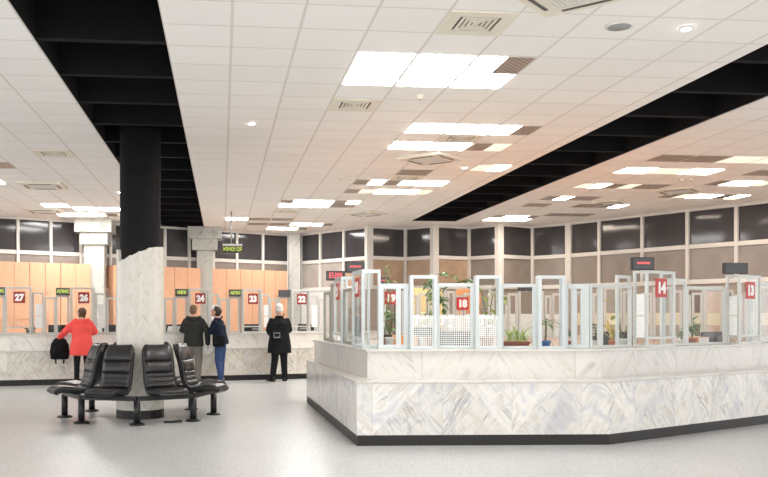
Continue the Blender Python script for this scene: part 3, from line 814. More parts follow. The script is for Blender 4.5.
# right face
re = Vector((IB[0]-IR[0], IB[1]-IR[1])).normalized(); RP = C1
def rx(x): return hit(RP, re, x)
WR = M['alu_cool']
def dr(x0, xs): return [(rx(p)-rx(x0), rx(q)-rx(x0)) for p, q in xs]
screen(RP, re, rx(590), rx(632), 1.825, 'wide low glass screen just right of the island front right corner', WR, 0.045, div=dr(590, [(598.5, 603.5)]), group='screens on the right face of the island')
screen(RP, re, rx(622), rx(636.2), 1.945, 'slim tall glass screen left of the number 14 booth', WR, 0.04, -0.07, group='screens on the right face of the island')
def rbooth(xr, x1, num, x2, x3, z):
    # the front stands 0.17 m proud of the counter screens
    RO = RP-Vector((-re.y, re.x))*0.17
    s0, s1 = hit(RO, re, xr), hit(RO, re, x1)
    screen(RP, re, s0, s1, z, 'tall booth front with red number %s sign on the right face' % num, WR, 0.036, 0.17, rail=1.165, group='tall booths on the right face of the island')
    n = Vector((-re.y, re.x))
    q = RP+re*(s0+0.0)-n*0.165
    number_sign(RP, re, (s0+s1)/2, 0.166, 1.79, num, 'bright red sign with white number %s on the right island booth' % num)
    pn = RP+re*(s0-0.005); 
    # notice on the left return
    e2 = -n
    notice(pn, (e2.x, e2.y), 0.03, 0.145, 0.004, 1.17, 1.71, 'printed sheets on the side pane of booth %s' % num)
    screen(RP, re, s1+0.008, rx(x2), 1.925, 'middle height narrow glass screen right of booth %s' % num, WR, 0.04, group='screens on the right face of the island')
    if x3: screen(RP, re, rx(x2)+0.005, rx(x3), 1.83, 'wide low glass screen between booths, right of booth %s' % num, WR, 0.04, group='screens on the right face of the island')
    return s0
sA = rbooth(647, 675.5, '14', 686.8, 726, 2.0)
sB = rbooth(739.5, 761.5, '13', 772, 812, 2.0)
led_board(RP, re, sA+0.02, 0.09, 2.085, 0.285, 0.155, '', 'black display with red dashes on top of booth 14', M['led_pink'], bars=True, rot=0.12, group='displays on the island')
led_board(RP, re, sB+0.03, 0.09, 2.09, 0.35, 0.15, '', 'dark switched off display on top of booth 13', M['led_pink'], rot=0.15, group='displays on the island')
# left face
le = Vector((IL[0]-IA[0], IL[1]-IA[1])).normalized(); P3 = Vector(IS[1])
Lf = (C0-P3).length; le = (C0-P3).normalized()
def S(y): return (y-P3.y)/le.y
lab = iter(['glass screen nearest the front corner on the left island face', 'second screen from the front corner on the left island face', 'middle screen on the left island face', 'far middle screen on the left island face', 'screen at the far end of the left island face'])
g = 'screens on the left face of the island'
ln_ = Vector((-le.y, le.x))
def booth_l(y0, y1, num, depth, inset):
    b = P3+ln_*inset
    screen(b, le, S(y1), S(y0), 2.0, 'tall white booth edge on with number %s sign on left island face' % num, WH, 0.045, depth, rail=1.165, group='tall booths on the left face of the island')
    number_sign(b, le, (S(y0)+S(y1))/2, depth-0.004, 1.79, num, 'red number %s sign seen edge on at left island face' % num)
booth_l(10.5, 11.1, '20', 0.2, 0.05)
screen(P3, le, S(11.5), S(11.12), 1.925, next(lab), WH, 0.045, group=g)
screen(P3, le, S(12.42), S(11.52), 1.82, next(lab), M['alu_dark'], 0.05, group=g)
booth_l(12.45, 13.0, '21', 0.17, 0.15)
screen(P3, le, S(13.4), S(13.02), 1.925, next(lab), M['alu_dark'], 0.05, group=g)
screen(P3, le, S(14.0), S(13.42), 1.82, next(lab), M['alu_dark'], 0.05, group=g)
def free_board(x0, x1, y0, y1, Y, txt, label, tm, bars, rot, ts=0.58):
    a = PX((x0+x1)/2, (y0+y1)/2, Y); w = (x1-x0)/F*Y; h = (y1-y0)/F*Y
    b = led_board((a.x, a.y), (1, 0), 0, 0, a.z, w, h, txt, label, tm, ts, bars, rot, group='displays on the island', stand=max(0.02, a.z-h/2-2.0+0.0))
    return b
free_board(326, 345, 271, 280.5, 12.95, 'ЕЦ99', 'black display with bright red characters above the left island face', M['led_red'], False, 0.0)
free_board(345.2, 364.5, 261.5, 272.8, 11.1, '', 'black display with a thin red bar above the nearest left booth', M['led_pink'], True, 0.18)
# far side of the island: row of screens with frosted bands
f1 = (Vector(FARP[1])-Vector(FARP[0])).normalized(); F0 = Vector(FARP[0])+Vector((-f1.y, f1.x))*0.2
f2 = (Vector(FARP[2])-Vector(FARP[1])).normalized(); F1 = Vector(FARP[1])+Vector((-f2.y, f2.x))*0.2
s = 0.0; i = 0; L1 = (Vector(FARP[1])-Vector(FARP[0])).length; pat = [(0.34, 1.97), (0.17, 1.9), (0.15, 1.82), (0.2, 1.86)]
names = ['first', 'second', 'third', 'fourth', 'fifth', 'sixth', 'seventh', 'eighth', 'ninth', 'tenth', 'eleventh', 'twelfth', 'thirteenth', 'fourteenth', 'fifteenth', 'sixteenth', 'seventeenth', 'eighteenth', 'nineteenth', 'twentieth', 'twenty-first', 'twenty-second', 'twenty-third', 'twenty-fourth', 'twenty-fifth', 'twenty-sixth']
while s < L1-0.3:
    w, z = pat[i % 4]
    screen(F0, f1, s, s+w-0.012, z, '%s screen from the left in the far row behind the island' % names[i], M['alu_grey'], 0.045, fm=M['film'] if s > 0.9 else None, z0=1.03, film_z=(0.0, 0.44), group='far row of screens behind the island')
    s += w; i += 1
s = 0.02; j = 0; L2 = (Vector(FARP[2])-Vector(FARP[1])).length
while s < L2-0.3:
    w, z = pat[(j+1) % 4]
    screen(F1, f2, s, s+w-0.012, z, '%s screen of the far right row behind booths 14 and 13' % names[j], M['alu_grey'], 0.045, fm=M['film_cream'], z0=1.03, film_z=(0.2, 0.46), group='far right row of screens')
    s += w; j += 1
def fs(x): return hit(F0, f1, x)
number_sign(F0, f1, fs(462), 0.03, CAMZ+(HY-303.5)/F*16.2, '18', 'red sign with white number 18 seen through the island glass')
number_sign(F0, f1, fs(390.5), 0.03, CAMZ+(HY-298)/F*16.1, '19', 'red number sign partly hidden behind the left corner screen')
free_board(377.5, 389, 277, 284.5, 15.7, '', 'small red lit display half hidden behind leaves at the left corner', M['led_red'], True, 0.0)
free_board(518, 535, 286.4, 291, 15.9, '', 'black switched off display high behind the planter box', M['led_red'], False, 0.1)
# hanging sign
a = PX(232.5, 249.4, 21.3)
t = thing('hanging_sign', 'hanging black display with yellow green letters on a ceiling rod', 'sign', (a.x, a.y, a.z), 0.1)
bxm('housing', (-0.235, 0.235, -0.05, 0.05, -0.085, 0.075), M['black_plastic'], t, bevel=0.006)
bxm('top_rail', (-0.24, 0.24, -0.04, 0.04, 0.082, 0.135), M['steel'], t)
bm = bmesh.new(); tube(bm, [(-0.03, 0, 0.13), (-0.03, 0, CEIL-a.z)], 0.02, 10); obj('rod', bm, M['steel'], t, True)
text_mesh('lit_text', 'ИЗЧО? СЯ', 0.13, 0.001, M['led_green'], t, (0, -0.053, -0.005), sx=0.72, bold=0.002)
# ------------------------------------------------------------------ ring of seats round the column
BC = Vector((-2.47, 12.5)); D0 = math.radians(9)
bench = thing('ring_bench', 'black steel ring bench of padded leather seats around the round column', 'bench', (BC.x, BC.y, 0))
def pol(r, a, z): return Vector((r*math.cos(a), r*math.sin(a), z))
# octagonal carrying beam
bm = bmesh.new()
for k in range(8):
    a0, a1 = D0+k*PI/4, D0+(k+1)*PI/4
    p, q = pol(1.05, a0, 0.345), pol(1.05, a1, 0.345)
    e = (q-p).normalized(); nn = Vector((-e.y, e.x, 0))
    ring_loft(bm, [[c-nn*0.03+Vector((0, 0, -0.03)), c+nn*0.03+Vector((0, 0, -0.03)), c+nn*0.03+Vector((0, 0, 0.03)), c-nn*0.03+Vector((0, 0, 0.03))] for c in (p, q)])
obj('carrying_beam', bm, M['black_metal'], bench)
for k in range(8):
    c = pol(1.05, D0+k*PI/4, 0)
    bm = bmesh.new(); lathe(bm, [(0.045, 0.03), (0.045, 0.33)], 18, c)
    lg = obj('leg', bm, M['black_metal'], bench, True)
    bm = bmesh.new(); lathe(bm, [(0.105, 0), (0.105, 0.012), (0.095, 0.022), (0.05, 0.034), (0.0, 0.035)], 24, c); obj('foot', bm, M['black_metal'], lg, True)
def seat(k):
    ang = D0+(k+0.5)*PI/4
    root = thing('tmp', None, None); bpy.data.objects.remove(root)
    # local frame: x sideways, y outward (sitting direction), z up
    Mx = Matrix.Translation(pol(0, 0, 0)) @ Matrix.Rotation(ang-PI/2, 4, 'Z')
    def prof(y):   # not used
        return 0
    # side profile of the front surface (y outward from column, z): from seat front edge to top of the backrest
    pts = [(1.27, 0.395), (1.24, 0.432), (1.16, 0.45), (1.05, 0.44), (0.94, 0.425), (0.86, 0.428), (0.80, 0.462), (0.765, 0.53), (0.742, 0.62), (0.725, 0.72), (0.70, 0.82), (0.665, 0.92), (0.63, 1.0), (0.605, 1.045)]
    def width(i):
        t = i/(len(pts)-1)
        if t < 0.12: return 0.2+0.2*t
        if t > 0.8: return 0.224-1.6*(t-0.8)**2
        return 0.224
    # shell
    bm = bmesh.new(); rings = []
    nx = 9
    for i, (y, z) in enumerate(pts):
        a = pts[max(0, i-1)]; b = pts[min(len(pts)-1, i+1)]
        d = Vector((b[0]-a[0], b[1]-a[1])).normalized(); nrm = Vector((-d.y, d.x))   # pointing to the back/below
        if nrm.dot(Vector((-1, -1))) < 0: nrm = -nrm
        w = width(i); top, bot = [], []
        for j in range(nx):
            s = -1+2*j/(nx-1); cup = 0.02*(s*s)
            top.append(Vector((w*s, y-nrm.x*cup, z-nrm.y*cup)))
            bot.append(Vector((w*s*0.97, y+nrm.x*0.05, z+nrm.y*0.05)))
        rings.append([Mx @ v for v in top+bot[::-1]])
    ring_loft(bm, rings)
    so = obj('seat', bm, M['black_plastic'], bench, True)
    md = so.modifiers.new('b', 'BEVEL'); md.width = 0.012; md.segments = 3; md.limit_method = 'ANGLE'
    # cushions lie on the shell: (start, end, puff) along the profile length
    cum = [0]
    for a, b in zip(pts, pts[1:]): cum.append(cum[-1]+math.hypot(b[0]-a[0], b[1]-a[1]))
    tot = cum[-1]
    def at(l):
        l = max(0, min(tot, l))
        for i in range(len(pts)-1):
            if l <= cum[i+1]+1e-9:
                f = (l-cum[i])/(cum[i+1]-cum[i]); a, b = pts[i], pts[i+1]
                return a[0]+(b[0]-a[0])*f, a[1]+(b[1]-a[1])*f
    def nor(l):
        a, b = at(l-0.04), at(l+0.04); d = Vector((b[0]-a[0], b[1]-a[1])).normalized(); n = Vector((d.y, -d.x))
        return n if n.dot(Vector((1, 1))) > 0 else -n
    def pad(name, l0, l1, puff, wf=0.92, ridges=1):
        bm = bmesh.new(); rows = []; ns, nw = 6*ridges+1, 12
        for i in range(ns):
            f = i/(ns-1); l = l0+(l1-l0)*f; y, z = at(l); n = nor(l)
            ee = abs(math.sin(PI*f*ridges))**0.45 if 0 < i < ns-1 else 0
            up, dn = [], []
            for j in range(nw+1):
                s = -1+2*j/nw; w = 0.216*wf*(1-0.0*f)
                if l > tot-0.14: w *= 1-12*(l-tot+0.14)**2
                edge = (1-abs(s)**5)
                h = 0.006+puff*edge*(0.35+0.65*ee)
                cup = 0.02*s*s
                up.append(Vector((w*s, y+n.x*(h+cup), z+n.y*(h+cup))))
                dn.append(Vector((w*s, y-n.x*0.01, z-n.y*0.01)))
            rows.append([Mx @ v for v in up+dn[::-1]])
        ring_loft(bm, rows); return obj(name, bm, M['leather'], so, True)
    pad('seat_cushion', 0.03, 0.41, 0.03)
    pad('lumbar_cushion', 0.50, 0.71, 0.028, ridges=3)
    pad('back_cushion', 0.715, 0.87, 0.03)
    pad('headrest', 0.875, tot-0.012, 0.026)
    # bracket to the beam
    bm = bmesh.new()
    p, q = Mx @ Vector((0, 0.93, 0.35)), Mx @ Vector((0, 0.93, 0.40))
    tube(bm, [p, q], 0.06, 10); obj('bracket', bm, M['black_metal'], so)
for k in range(8): seat(k)
# dropped leaflet case on the floor
a = Vector((W(173, 11.75), 11.75))
t = thing('dropped_wallet', 'flat black folded wallet lying open on the floor beside the bench', 'wallet', (a.x, a.y, 0), 0.25)
bm = bmesh.new()
for x0, x1, tz in ((-0.12, 0.0, 0.0), (0.0, 0.12, 0.008)):
    vs = box(bm, x0, x1, -0.07, 0.07, 0.001, 0.014)
    for v in vs:
        v.co.z += (abs(v.co.x)*0.1 if tz else 0)
obj('cover', bm, M['black_plastic'], t)
bxm('paper_edge', (-0.11, 0.11, -0.055, 0.055, 0.0145, 0.018), M['black_metal'], t)

# ------------------------------------------------------------------ beech cupboards along the left wall
cu_e = Vector((1, 0.701)).normalized(); cu_n = Vector((-cu_e.y, cu_e.x)); CP = Vector((-7.57, 22.41))-cu_n*0.5
def cx_(x): return hit(CP, cu_e, x)
def cupboard(s0, s1, nd, label):
    p = CP+cu_e*s0; L = s1-s0
    t = thing('cupboard', label, 'cupboard', (p.x, p.y, 0), math.atan2(cu_e.y, cu_e.x), 'beech cupboards along the back wall')
    bxm('body', (0.002, L-0.002, 0.02, 0.48, 0, 2.79), M['beech'], t)
    for lo, hi in ((0.08, 1.33), (1.34, 2.785)):
        for k in range(nd):
            x0, x1 = L*k/nd+0.004, L*(k+1)/nd-0.004
            d = bxm('door', (x0, x1, 0.0, 0.019, lo, hi), M['beech'], t, bevel=0.002)
            hx = x1-0.05 if k % 2 == 0 else x0+0.05
            z = 2.06 if hi > 2 else 1.22
            bm = bmesh.new(); tube(bm, [(hx, 0, z-0.06), (hx, -0.025, z-0.055), (hx, -0.025, z+0.055), (hx, 0, z+0.06)], 0.006, 6); obj('handle', bm, M['steel'], d, True)
places = [(-36, -2, 'beyond the left picture edge'), (-1.5, 29.6, 'behind the number 27 sign'), (29.9, 60.6, 'second from left, right of number 27'), (60.9, 90.8, 'behind the number 26 sign'),
          (113.5, 140, 'just left of the round column'), (140.3, 174.4, 'half hidden by the round column'), (174.6, 200.6, 'left of the grey pillar, behind the 24 display'),
          (212, 240.4, 'right of the grey pillar, behind the 23 display'), (240.6, 264, 'behind the number 23 sign'), (264.2, 287.5, 'last before the corner pillar, behind the white haired man')]
for x0, x1, l in places: cupboard(cx_(x0), cx_(x1), 2, 'tall beech cupboard '+l)

# ------------------------------------------------------------------ office things behind the counters
def desk(x, y, rz, w, label, d=0.7, h=0.76, mat='white_plastic'):
    t = thing('office_desk', label, 'desk', (x, y, 0), rz)
    bxm('desktop', (-w/2, w/2, -d/2, d/2, h-0.03, h), M[mat], t, bevel=0.004)
    for sx in (-1, 1):
        bxm('leg', (sx*(w/2-0.05)-0.025, sx*(w/2-0.05)+0.025, -d/2+0.05, d/2-0.05, 0, h-0.03), M['grey_plastic'], t)
    bxm('back_panel', (-w/2+0.08, w/2-0.08, -d/2+0.06, -d/2+0.08, 0.3, h-0.03), M[mat], t)
    return h
def monitor(x, y, z, rz, label, w=0.46, h=0.29, group='computer monitors'):
    t = thing('computer_monitor', label, 'monitor', (x, y, z), rz, group)
    bxm('bezel', (-w/2, w/2, -0.02, 0.02, 0.1, 0.1+h), M['black_plastic'], t, bevel=0.006)
    bxm('screen', (-w/2+0.015, w/2-0.015, 0.0203, 0.022, 0.115, 0.085+h), M['glass_dark'], t)
    bm = bmesh.new(); tube(bm, [(0, -0.03, 0.012), (0, -0.035, 0.2)], 0.022, 10); obj('neck', bm, M['black_plastic'], t, True)
    bm = bmesh.new(); lathe(bm, [(0.11, 0), (0.11, 0.01), (0.02, 0.02), (0, 0.02)], 20); obj('base', bm, M['black_plastic'], t, True)
lrz = math.atan2(LE.y, LE.x)
for i, (x, l) in enumerate([(58, 'dark monitor behind the narrow screen between numbers 27 and 26'), (112, 'dark monitor behind the counter left of the round column'),
                       (172, 'dark monitor behind the counter left of the man in charcoal jacket'), (253, 'dark monitor behind the glass of number 23'), (306, 'dark monitor behind the glass beside the corner pillar')]):
    p = LG+LN*1.0+LE*hit(LG+LN*1.0, LE, x)
    desk(p.x, p.y, lrz, 1.05, l.replace('dark monitor ', 'pale desk '), h=0.84)
    monitor(p.x, p.y+0.05, 0.84, lrz+0.25*(-1)**i, l)
def at_px(x, y, Y): return PX(x, y, Y)
def phone(x, Y, z, rz, label):
    t = thing('desk_telephone', label, 'telephone', (x, Y, z), rz, 'desk telephones')
    bm = bmesh.new(); vs = box(bm, -0.09, 0.09, -0.1, 0.1, 0, 0.05)
    for v in vs:
        if v.co.y > 0 and v.co.z > 0.02: v.co.z += 0.05
    obj('body', bm, M['black_plastic'], t)
    bm = bmesh.new(); tube(bm, [(-0.1, 0.02, 0.1), (-0.09, 0.02, 0.125), (0.0, 0.02, 0.13), (0.09, 0.02, 0.125), (0.1, 0.02, 0.1)], [0.03, 0.024, 0.016, 0.024, 0.03], 8); obj('handset', bm, M['black_plastic'], t, True)
def lcounter(x, back=0.22):
    b = LG+LN*back; return b+LE*hit(b, LE, x)
for x, l in ((30.5, 'small dark telephone on the counter right of the number 27 glass'), (256.5, 'dark telephone on the counter behind number 23'), (303.5, 'dark telephone on the counter behind number 22')):
    p = lcounter(x); phone(p.x, p.y, TOP, lrz, l)
# white box / papers on the counter by the column
p = lcounter(173, 0.2)
t = thing('paper_stack', 'crumpled white papers on the counter right of the round column', 'papers', (p.x, p.y, TOP), lrz)
for k in range(5):
    bm = bmesh.new(); vs = box(bm, -0.13+k*0.012, 0.1+k*0.015, -0.1, 0.08, 0.03*k+0.001, 0.03*k+0.029)
    for v in vs: v.co += Vector((random.uniform(-.02, .02), random.uniform(-.02, .02), 0))
    obj('sheaf', bm, M['blank_paper'], t)
# island inside
desk(1.6, 11.6, 0.05, 1.3, 'desk behind the left corner screen of the island'); desk(4.15, 11.95, 0.6, 1.3, 'desk behind the right corner screens of the island'); desk(6.85, 13.95, 0.6, 1.5, 'desk behind the booths 14 and 13')
def office_chair(x, y, rz, label):
    t = thing('office_chair', label, 'chair', (x, y, 0), rz)
    bm = bmesh.new(); tube(bm, [(0, 0, 0.1), (0, 0, 0.44)], 0.03, 12); obj('gas_lift', bm, M['steel'], t, True)
    for k in range(5):
        a = 2*PI*k/5; bm = bmesh.new(); tube(bm, [(0, 0, 0.12), (0.28*math.cos(a), 0.28*math.sin(a), 0.08)], [0.03, 0.018], 8)
        sphere(bm, (0.28*math.cos(a), 0.28*math.sin(a), 0.032), 0.032, 10, 6); obj('leg', bm, M['black_plastic'], t, True)
    bm = bmesh.new(); ell_loft(bm, [(0, 0, 0.44, 0.2, 0.2), (0, 0, 0.46, 0.25, 0.24), (0, 0, 0.5, 0.25, 0.24), (0, 0, 0.52, 0.2, 0.2)]); obj('seat', bm, M['bag_black'], t, True)
    bm = bmesh.new(); ring_loft(bm, [[Vector((0.22*w*math.cos(q), -0.25-dy+0.035*math.sin(q), z)) for q in [2*PI*i/16 for i in range(16)]] for z, w, dy in ((0.56, 0.7, 0), (0.62, 0.95, 0.01), (0.85, 1.0, 0.04), (1.08, 0.92, 0.07), (1.16, 0.7, 0.08))]); obj('backrest', bm, M['bag_black'], t, True)
    bm = bmesh.new(); tube(bm, [(0, -0.05, 0.45), (0, -0.27, 0.46), (0, -0.29, 0.7)], 0.02, 8); obj('back_bar', bm, M['black_plastic'], t, True)
a = PX(391, 0, 12.6); office_chair(a.x, 12.6, 2.9, 'black office chair behind the left corner screen of the island')
a = PX(404.5, 0, 11.5)
t = thing('cardboard_box', 'tan cardboard box behind the second light of the corner screen', 'box', (a.x, 11.5, 0.76), 0.3)
bxm('body', (-0.13, 0.13, -0.12, 0.12, 0, 0.42), M['orange_wood'], t); bxm('flap', [(-0.13, -0.02, -0.12, 0.12, 0.421, 0.425), (0.02, 0.13, -0.12, 0.12, 0.421, 0.425)], M['yellow_wood'], t)
a = PX(612, 0, 12.0); monitor(a.x, 12.0, 0.76, 3.5, 'large dark monitor behind the right corner screen of the island', 0.55, 0.36)
a = PX(713, 0, 13.95); monitor(a.x, 13.95, 0.76, 3.6, 'large dark monitor between booths 14 and 13', 0.52, 0.32)
def cabinet(x0, x1, y0, Y, mat, label, d=0.4, nd=2, z0=0.0):
    a, b = W(x0, Y), W(x1, Y); z = CAMZ+(HY-y0)/F*Y
    t = thing('storage_cabinet', label, 'cabinet', ((a+b)/2, Y, 0), 0.0); w = (b-a)/2
    bxm('body', (-w, w, 0.02, d, 0, z), M[mat], t)
    for k in range(nd):
        dd = bxm('door', (-w+2*w*k/nd+0.004, -w+2*w*(k+1)/nd-0.004, 0, 0.019, 0.06, z-0.02), M[mat], t, bevel=0.003)
        bm = bmesh.new(); hx = -w+2*w*(k+(0.85 if k % 2 == 0 else 0.15))/nd; tube(bm, [(hx, 0, 1.0), (hx, -0.025, 1.01), (hx, -0.025, 1.12), (hx, 0, 1.13)], 0.006, 6); obj('handle', bm, M['steel'], dd, True)
cabinet(459, 481, 289, 17.9, 'orange_wood', 'orange wooden cabinet behind the number 18 sign')
cabinet(411, 443, 288, 17.4, 'yellow_wood', 'pale yellow cabinet behind the tall left dotted screen')
cabinet(394, 409, 287, 17.7, 'brown_wood', 'brown wooden cabinet behind the left corner screen')
cabinet(695, 703.5, 291, 18.2, 'brown_wood', 'dark brown cabinet left of the pinkish board behind booth 14', nd=1)
a, b = W(703.5, 16.6), W(724, 16.6)
t = thing('notice_board', 'pinkish notice board standing behind the glass between booths 14 and 13', 'board', ((a+b)/2, 16.6, 0)); w = (b-a)/2
bxm('panel', (-w, w, 0, 0.03, 0.7, 1.9), M['pink_board'], t); bxm('frame', [(-w-0.02, -w, -0.01, 0.04, 0, 1.92), (w, w+0.02, -0.01, 0.04, 0, 1.92), (-w, w, -0.01, 0.04, 1.9, 1.92)], M['alu_grey'], t)
a = PX(701, 0, 12.3)
t = thing('ring_binder', 'orange ring binder lying on the counter beside the green plant', 'binder', (a.x, 12.42, TOP), 0.6)
bxm('cover', [(-0.14, 0.14, -0.11, 0.11, 0, 0.006), (-0.14, 0.14, -0.11, 0.11, 0.082, 0.088), (-0.14, -0.134, -0.11, 0.11, 0.006, 0.082)], M['orange_wood'], t)
bxm('papers', (-0.13, 0.13, -0.1, 0.1, 0.0065, 0.0815), M['blank_paper'], t)
# unseen parquet added inside the island for its warm bounce and a white partition beyond booth 22
bm = bmesh.new(); ip = offset_poly([IG, IA, IL, IR, IB, IC], 0.96)
pp = [Vector((p.x, p.y)) for p in ip]+[Vector((9.6, 17.0)), Vector((5.2, 18.3))]
lo = [bm.verts.new((p.x, p.y, 0.001)) for p in pp]; hi = [bm.verts.new((p.x, p.y, 0.012)) for p in pp]
bm.faces.new(hi); bm.faces.new(lo[::-1])
for i in range(len(pp)): bm.faces.new((lo[i], lo[(i+1) % len(pp)], hi[(i+1) % len(pp)], hi[i]))
tag(obj('floor', bm, M['orange_wood']), kind='structure')
a, b = PX(301, 0, 23.2), PX(330, 0, 22.2)
t = thing('partition', 'white office partition behind the number 22 booth, under the pale windows', 'partition', (a.x, a.y, 0), math.atan2(b.y-a.y, b.x-a.x)); w = (b-a).length
w = math.hypot(b.x-a.x, b.y-a.y)
bxm('panel', (0.03, w-0.03, 0.0, 0.04, 0.05, 2.05), M['white_plastic'], t)
bxm('frame', [(0, 0.03, -0.01, 0.05, 0, 2.1), (w-0.03, w, -0.01, 0.05, 0, 2.1), (0.03, w-0.03, -0.01, 0.05, 2.05, 2.1)], M['alu_grey'], t)

def dark_cabinet(x0, x1, Y, h, label):
    a, b = W(x0, Y), W(x1, Y)
    t = thing('filing_cabinet', label, 'cabinet', ((a+b)/2, Y, 0.012), 0.0); w = (b-a)/2
    bxm('body', (-w, w, 0.02, 0.45, 0, h), M['black_metal'], t)
    for k in range(3):
        z0, z1 = 0.03+(h-0.04)*k/3, 0.03+(h-0.04)*(k+1)/3-0.01
        d = bxm('drawer', (-w+0.01, w-0.01, 0, 0.019, z0, z1), M['black_plastic'], t, bevel=0.003)
        bxm('handle', (-0.08, 0.08, -0.02, -0.001, z1-0.05, z1-0.035), M['steel'], d)
dark_cabinet(410, 441, 12.75, 1.26, 'dark filing cabinet behind the tall left dotted screen')
dark_cabinet(443, 477, 12.9, 1.2, 'dark filing cabinet behind the wide dotted screen')
dark_cabinet(596, 633, 12.95, 1.12, 'dark filing cabinet behind the right corner screens')
# ------------------------------------------------------------------ plants
def leaf(bm, base, d, L, w, droop=0.4, n=7, fold=0.15, mat=0):
    base = Vector(base); d = Vector(d).normalized(); side = d.cross(Vector((0, 0, 1)))
    if side.length < 0.1: side = Vector((1, 0, 0))
    side.normalize(); prev = None; p = base.copy(); dd = d.copy(); st = L/n
    for i in range(n+1):
        t = i/n; ww = w*(math.sin(PI*min(1, t*0.93+0.07))**0.75)*0.5+0.0008; up = side.cross(dd).normalized()
        row = [bm.verts.new(p+side*ww+up*ww*fold), bm.verts.new(p), bm.verts.new(p-side*ww+up*ww*fold), bm.verts.new(p-up*0.0016)]
        if prev:
            for a, b in ((0, 1), (1, 2), (2, 3), (3, 0)):
                f = bm.faces.new((prev[a], prev[b], row[b], row[a])); f.material_index = mat
        prev = row; dd = (dd+Vector((0, 0, -droop/n))).normalized(); p = p+dd*st
def pot(t, r, h, m, square=None, rim=True):
    bm = bmesh.new()
    if square:
        w, d = square
        vs = box(bm, -w, w, -d, d, 0, h)
        for v in vs[:4]: v.co.x *= 0.92; v.co.y *= 0.85
        obj('pot', bm, m, t, bevel=0.005); bxm('rim', [(-w-0.008, w+0.008, -d-0.008, -d+0.006, h-0.02, h+0.004), (-w-0.008, w+0.008, d-0.006, d+0.008, h-0.02, h+0.004), (-w-0.008, -w+0.006, -d+0.006, d-0.006, h-0.02, h+0.004), (w-0.006, w+0.008, -d+0.006, d-0.006, h-0.02, h+0.004)], m, t)
        bxm('soil', (-w+0.007, w-0.007, -d+0.007, d-0.007, h+0.0002, h+0.003), M['soil'], t)
    else:
        lathe(bm, [(r*0.72, 0), (r*0.95, h*0.8), (r*1.04, h*0.8), (r*1.06, h), (r*0.95, h), (r*0.93, h*0.9), (0, h*0.9)], 24); obj('pot', bm, m, t, True)
        bm = bmesh.new(); lathe(bm, [(0, h*0.905), (r*0.9, h*0.905), (r*0.88, h*0.93), (0, h*0.945)], 18); obj('soil', bm, M['soil'], t)
def plant(name, label, cat, loc, kind, r=0.08, h=0.12, pm='pot_terracotta', lm='leaf', H=0.4, n=14, square=None, seed=1, L=0.2, w=0.05):
    random.seed(seed); t = thing(name, label, cat, loc); pot(t, r, h, M[pm], square)
    lf = bmesh.new(); st = bmesh.new()
    if kind == 'grass':
        for i in range(n):
            x = random.uniform(-1, 1)*(square[0]-0.02 if square else r*0.6); y = random.uniform(-1, 1)*(square[1]-0.02 if square else r*0.6)
            a = random.uniform(0, 2*PI); leaf(lf, (x, y, h*0.95), (0.45*math.cos(a), 0.45*math.sin(a), 1), L*random.uniform(0.6, 1.15), w, random.uniform(0.4, 1.3))
        tube(st, [(0, 0, h*0.9), (0, 0, h*0.95+0.03)], 0.006, 6)
    elif kind == 'dracaena':
        tube(st, [(0, 0, h*0.9), (0.01, 0, h+H*0.4), (0, 0.005, h+H*0.55)], [0.012, 0.01, 0.008], 8)
        for i in range(n):
            a = i*2.4; z = h+H*(0.42+0.14*i/n); q = 0.9-0.7*i/n
            leaf(lf, (0, 0, z), (math.cos(a), math.sin(a), 0.9-0.6*q), L*random.uniform(0.8, 1.1), w, 1.2, fold=0.2)
    elif kind == 'bush':
        for i in range(max(4, n//5)):
            a = random.uniform(0, 2*PI); tip = Vector((math.cos(a)*H*0.35*random.random(), math.sin(a)*H*0.35*random.random(), h+H*random.uniform(0.55, 1)))
            b = Vector((0, 0, h*0.9)); tube(st, [b, b.lerp(tip, 0.5)+Vector((0.02, 0, 0.02)), tip], [0.006, 0.005, 0.003], 6)
            for k in range(5):
                q = b.lerp(tip, random.uniform(0.35, 1)); aa = random.uniform(0, 2*PI)
                leaf(lf, q, (math.cos(aa), math.sin(aa), random.uniform(0.0, 0.8)), L*random.uniform(0.7, 1.2), w, random.uniform(0.4, 1.0))
    elif kind == 'broad':
        for i in range(n):
            a = i*2.4+seed; hh = H*random.uniform(0.45, 1.0); tip = Vector((0.22*H*math.cos(a), 0.22*H*math.sin(a), h+hh))
            tube(st, [(0, 0, h*0.9), tip*0.5+Vector((0, 0, h*0.5)), tip], [0.006, 0.005, 0.003], 6)
            leaf(lf, tip, (math.cos(a), math.sin(a), 0.2), L*random.uniform(0.8, 1.1), w, 1.0)
    elif kind == 'vine':
        pass
    obj('stem', st, M['stem'], t, True); obj('foliage', lf, M[lm], t, True)
    return t
def ipos(x, back):
    b = P0+Vector((-fe.y, fe.x))*back; p = b+fe*hit(b, fe, x); return p
def put(x, back): 
    p = ipos(x, back); return (p.x, p.y, TOP)
plant('planter_box', 'brown planter box of grassy yellow green plants behind the low screen', 'plant', put(516, 0.18), 'grass', h=0.075, square=(0.15, 0.06), pm='pot_brown', lm='leaf_lime', n=34, L=0.26, w=0.014, seed=3)
plant('potted_dracaena', 'small palm like plant in a blue pot behind the tall screen', 'plant', put(545.5, 0.18), 'dracaena', r=0.062, h=0.09, pm='pot_blue', H=0.42, n=16, L=0.26, w=0.022, seed=5)
plant('potted_plant', 'leafy green plant behind the narrow lights left of the right corner', 'plant', put(567, 0.2), 'bush', r=0.06, h=0.09, H=0.2, n=20, L=0.1, w=0.045, seed=6)
def rpos(x, back):
    b = RP+Vector((-re.y, re.x))*back; p = b+re*hit(b, re, x); return (p.x, p.y, TOP)
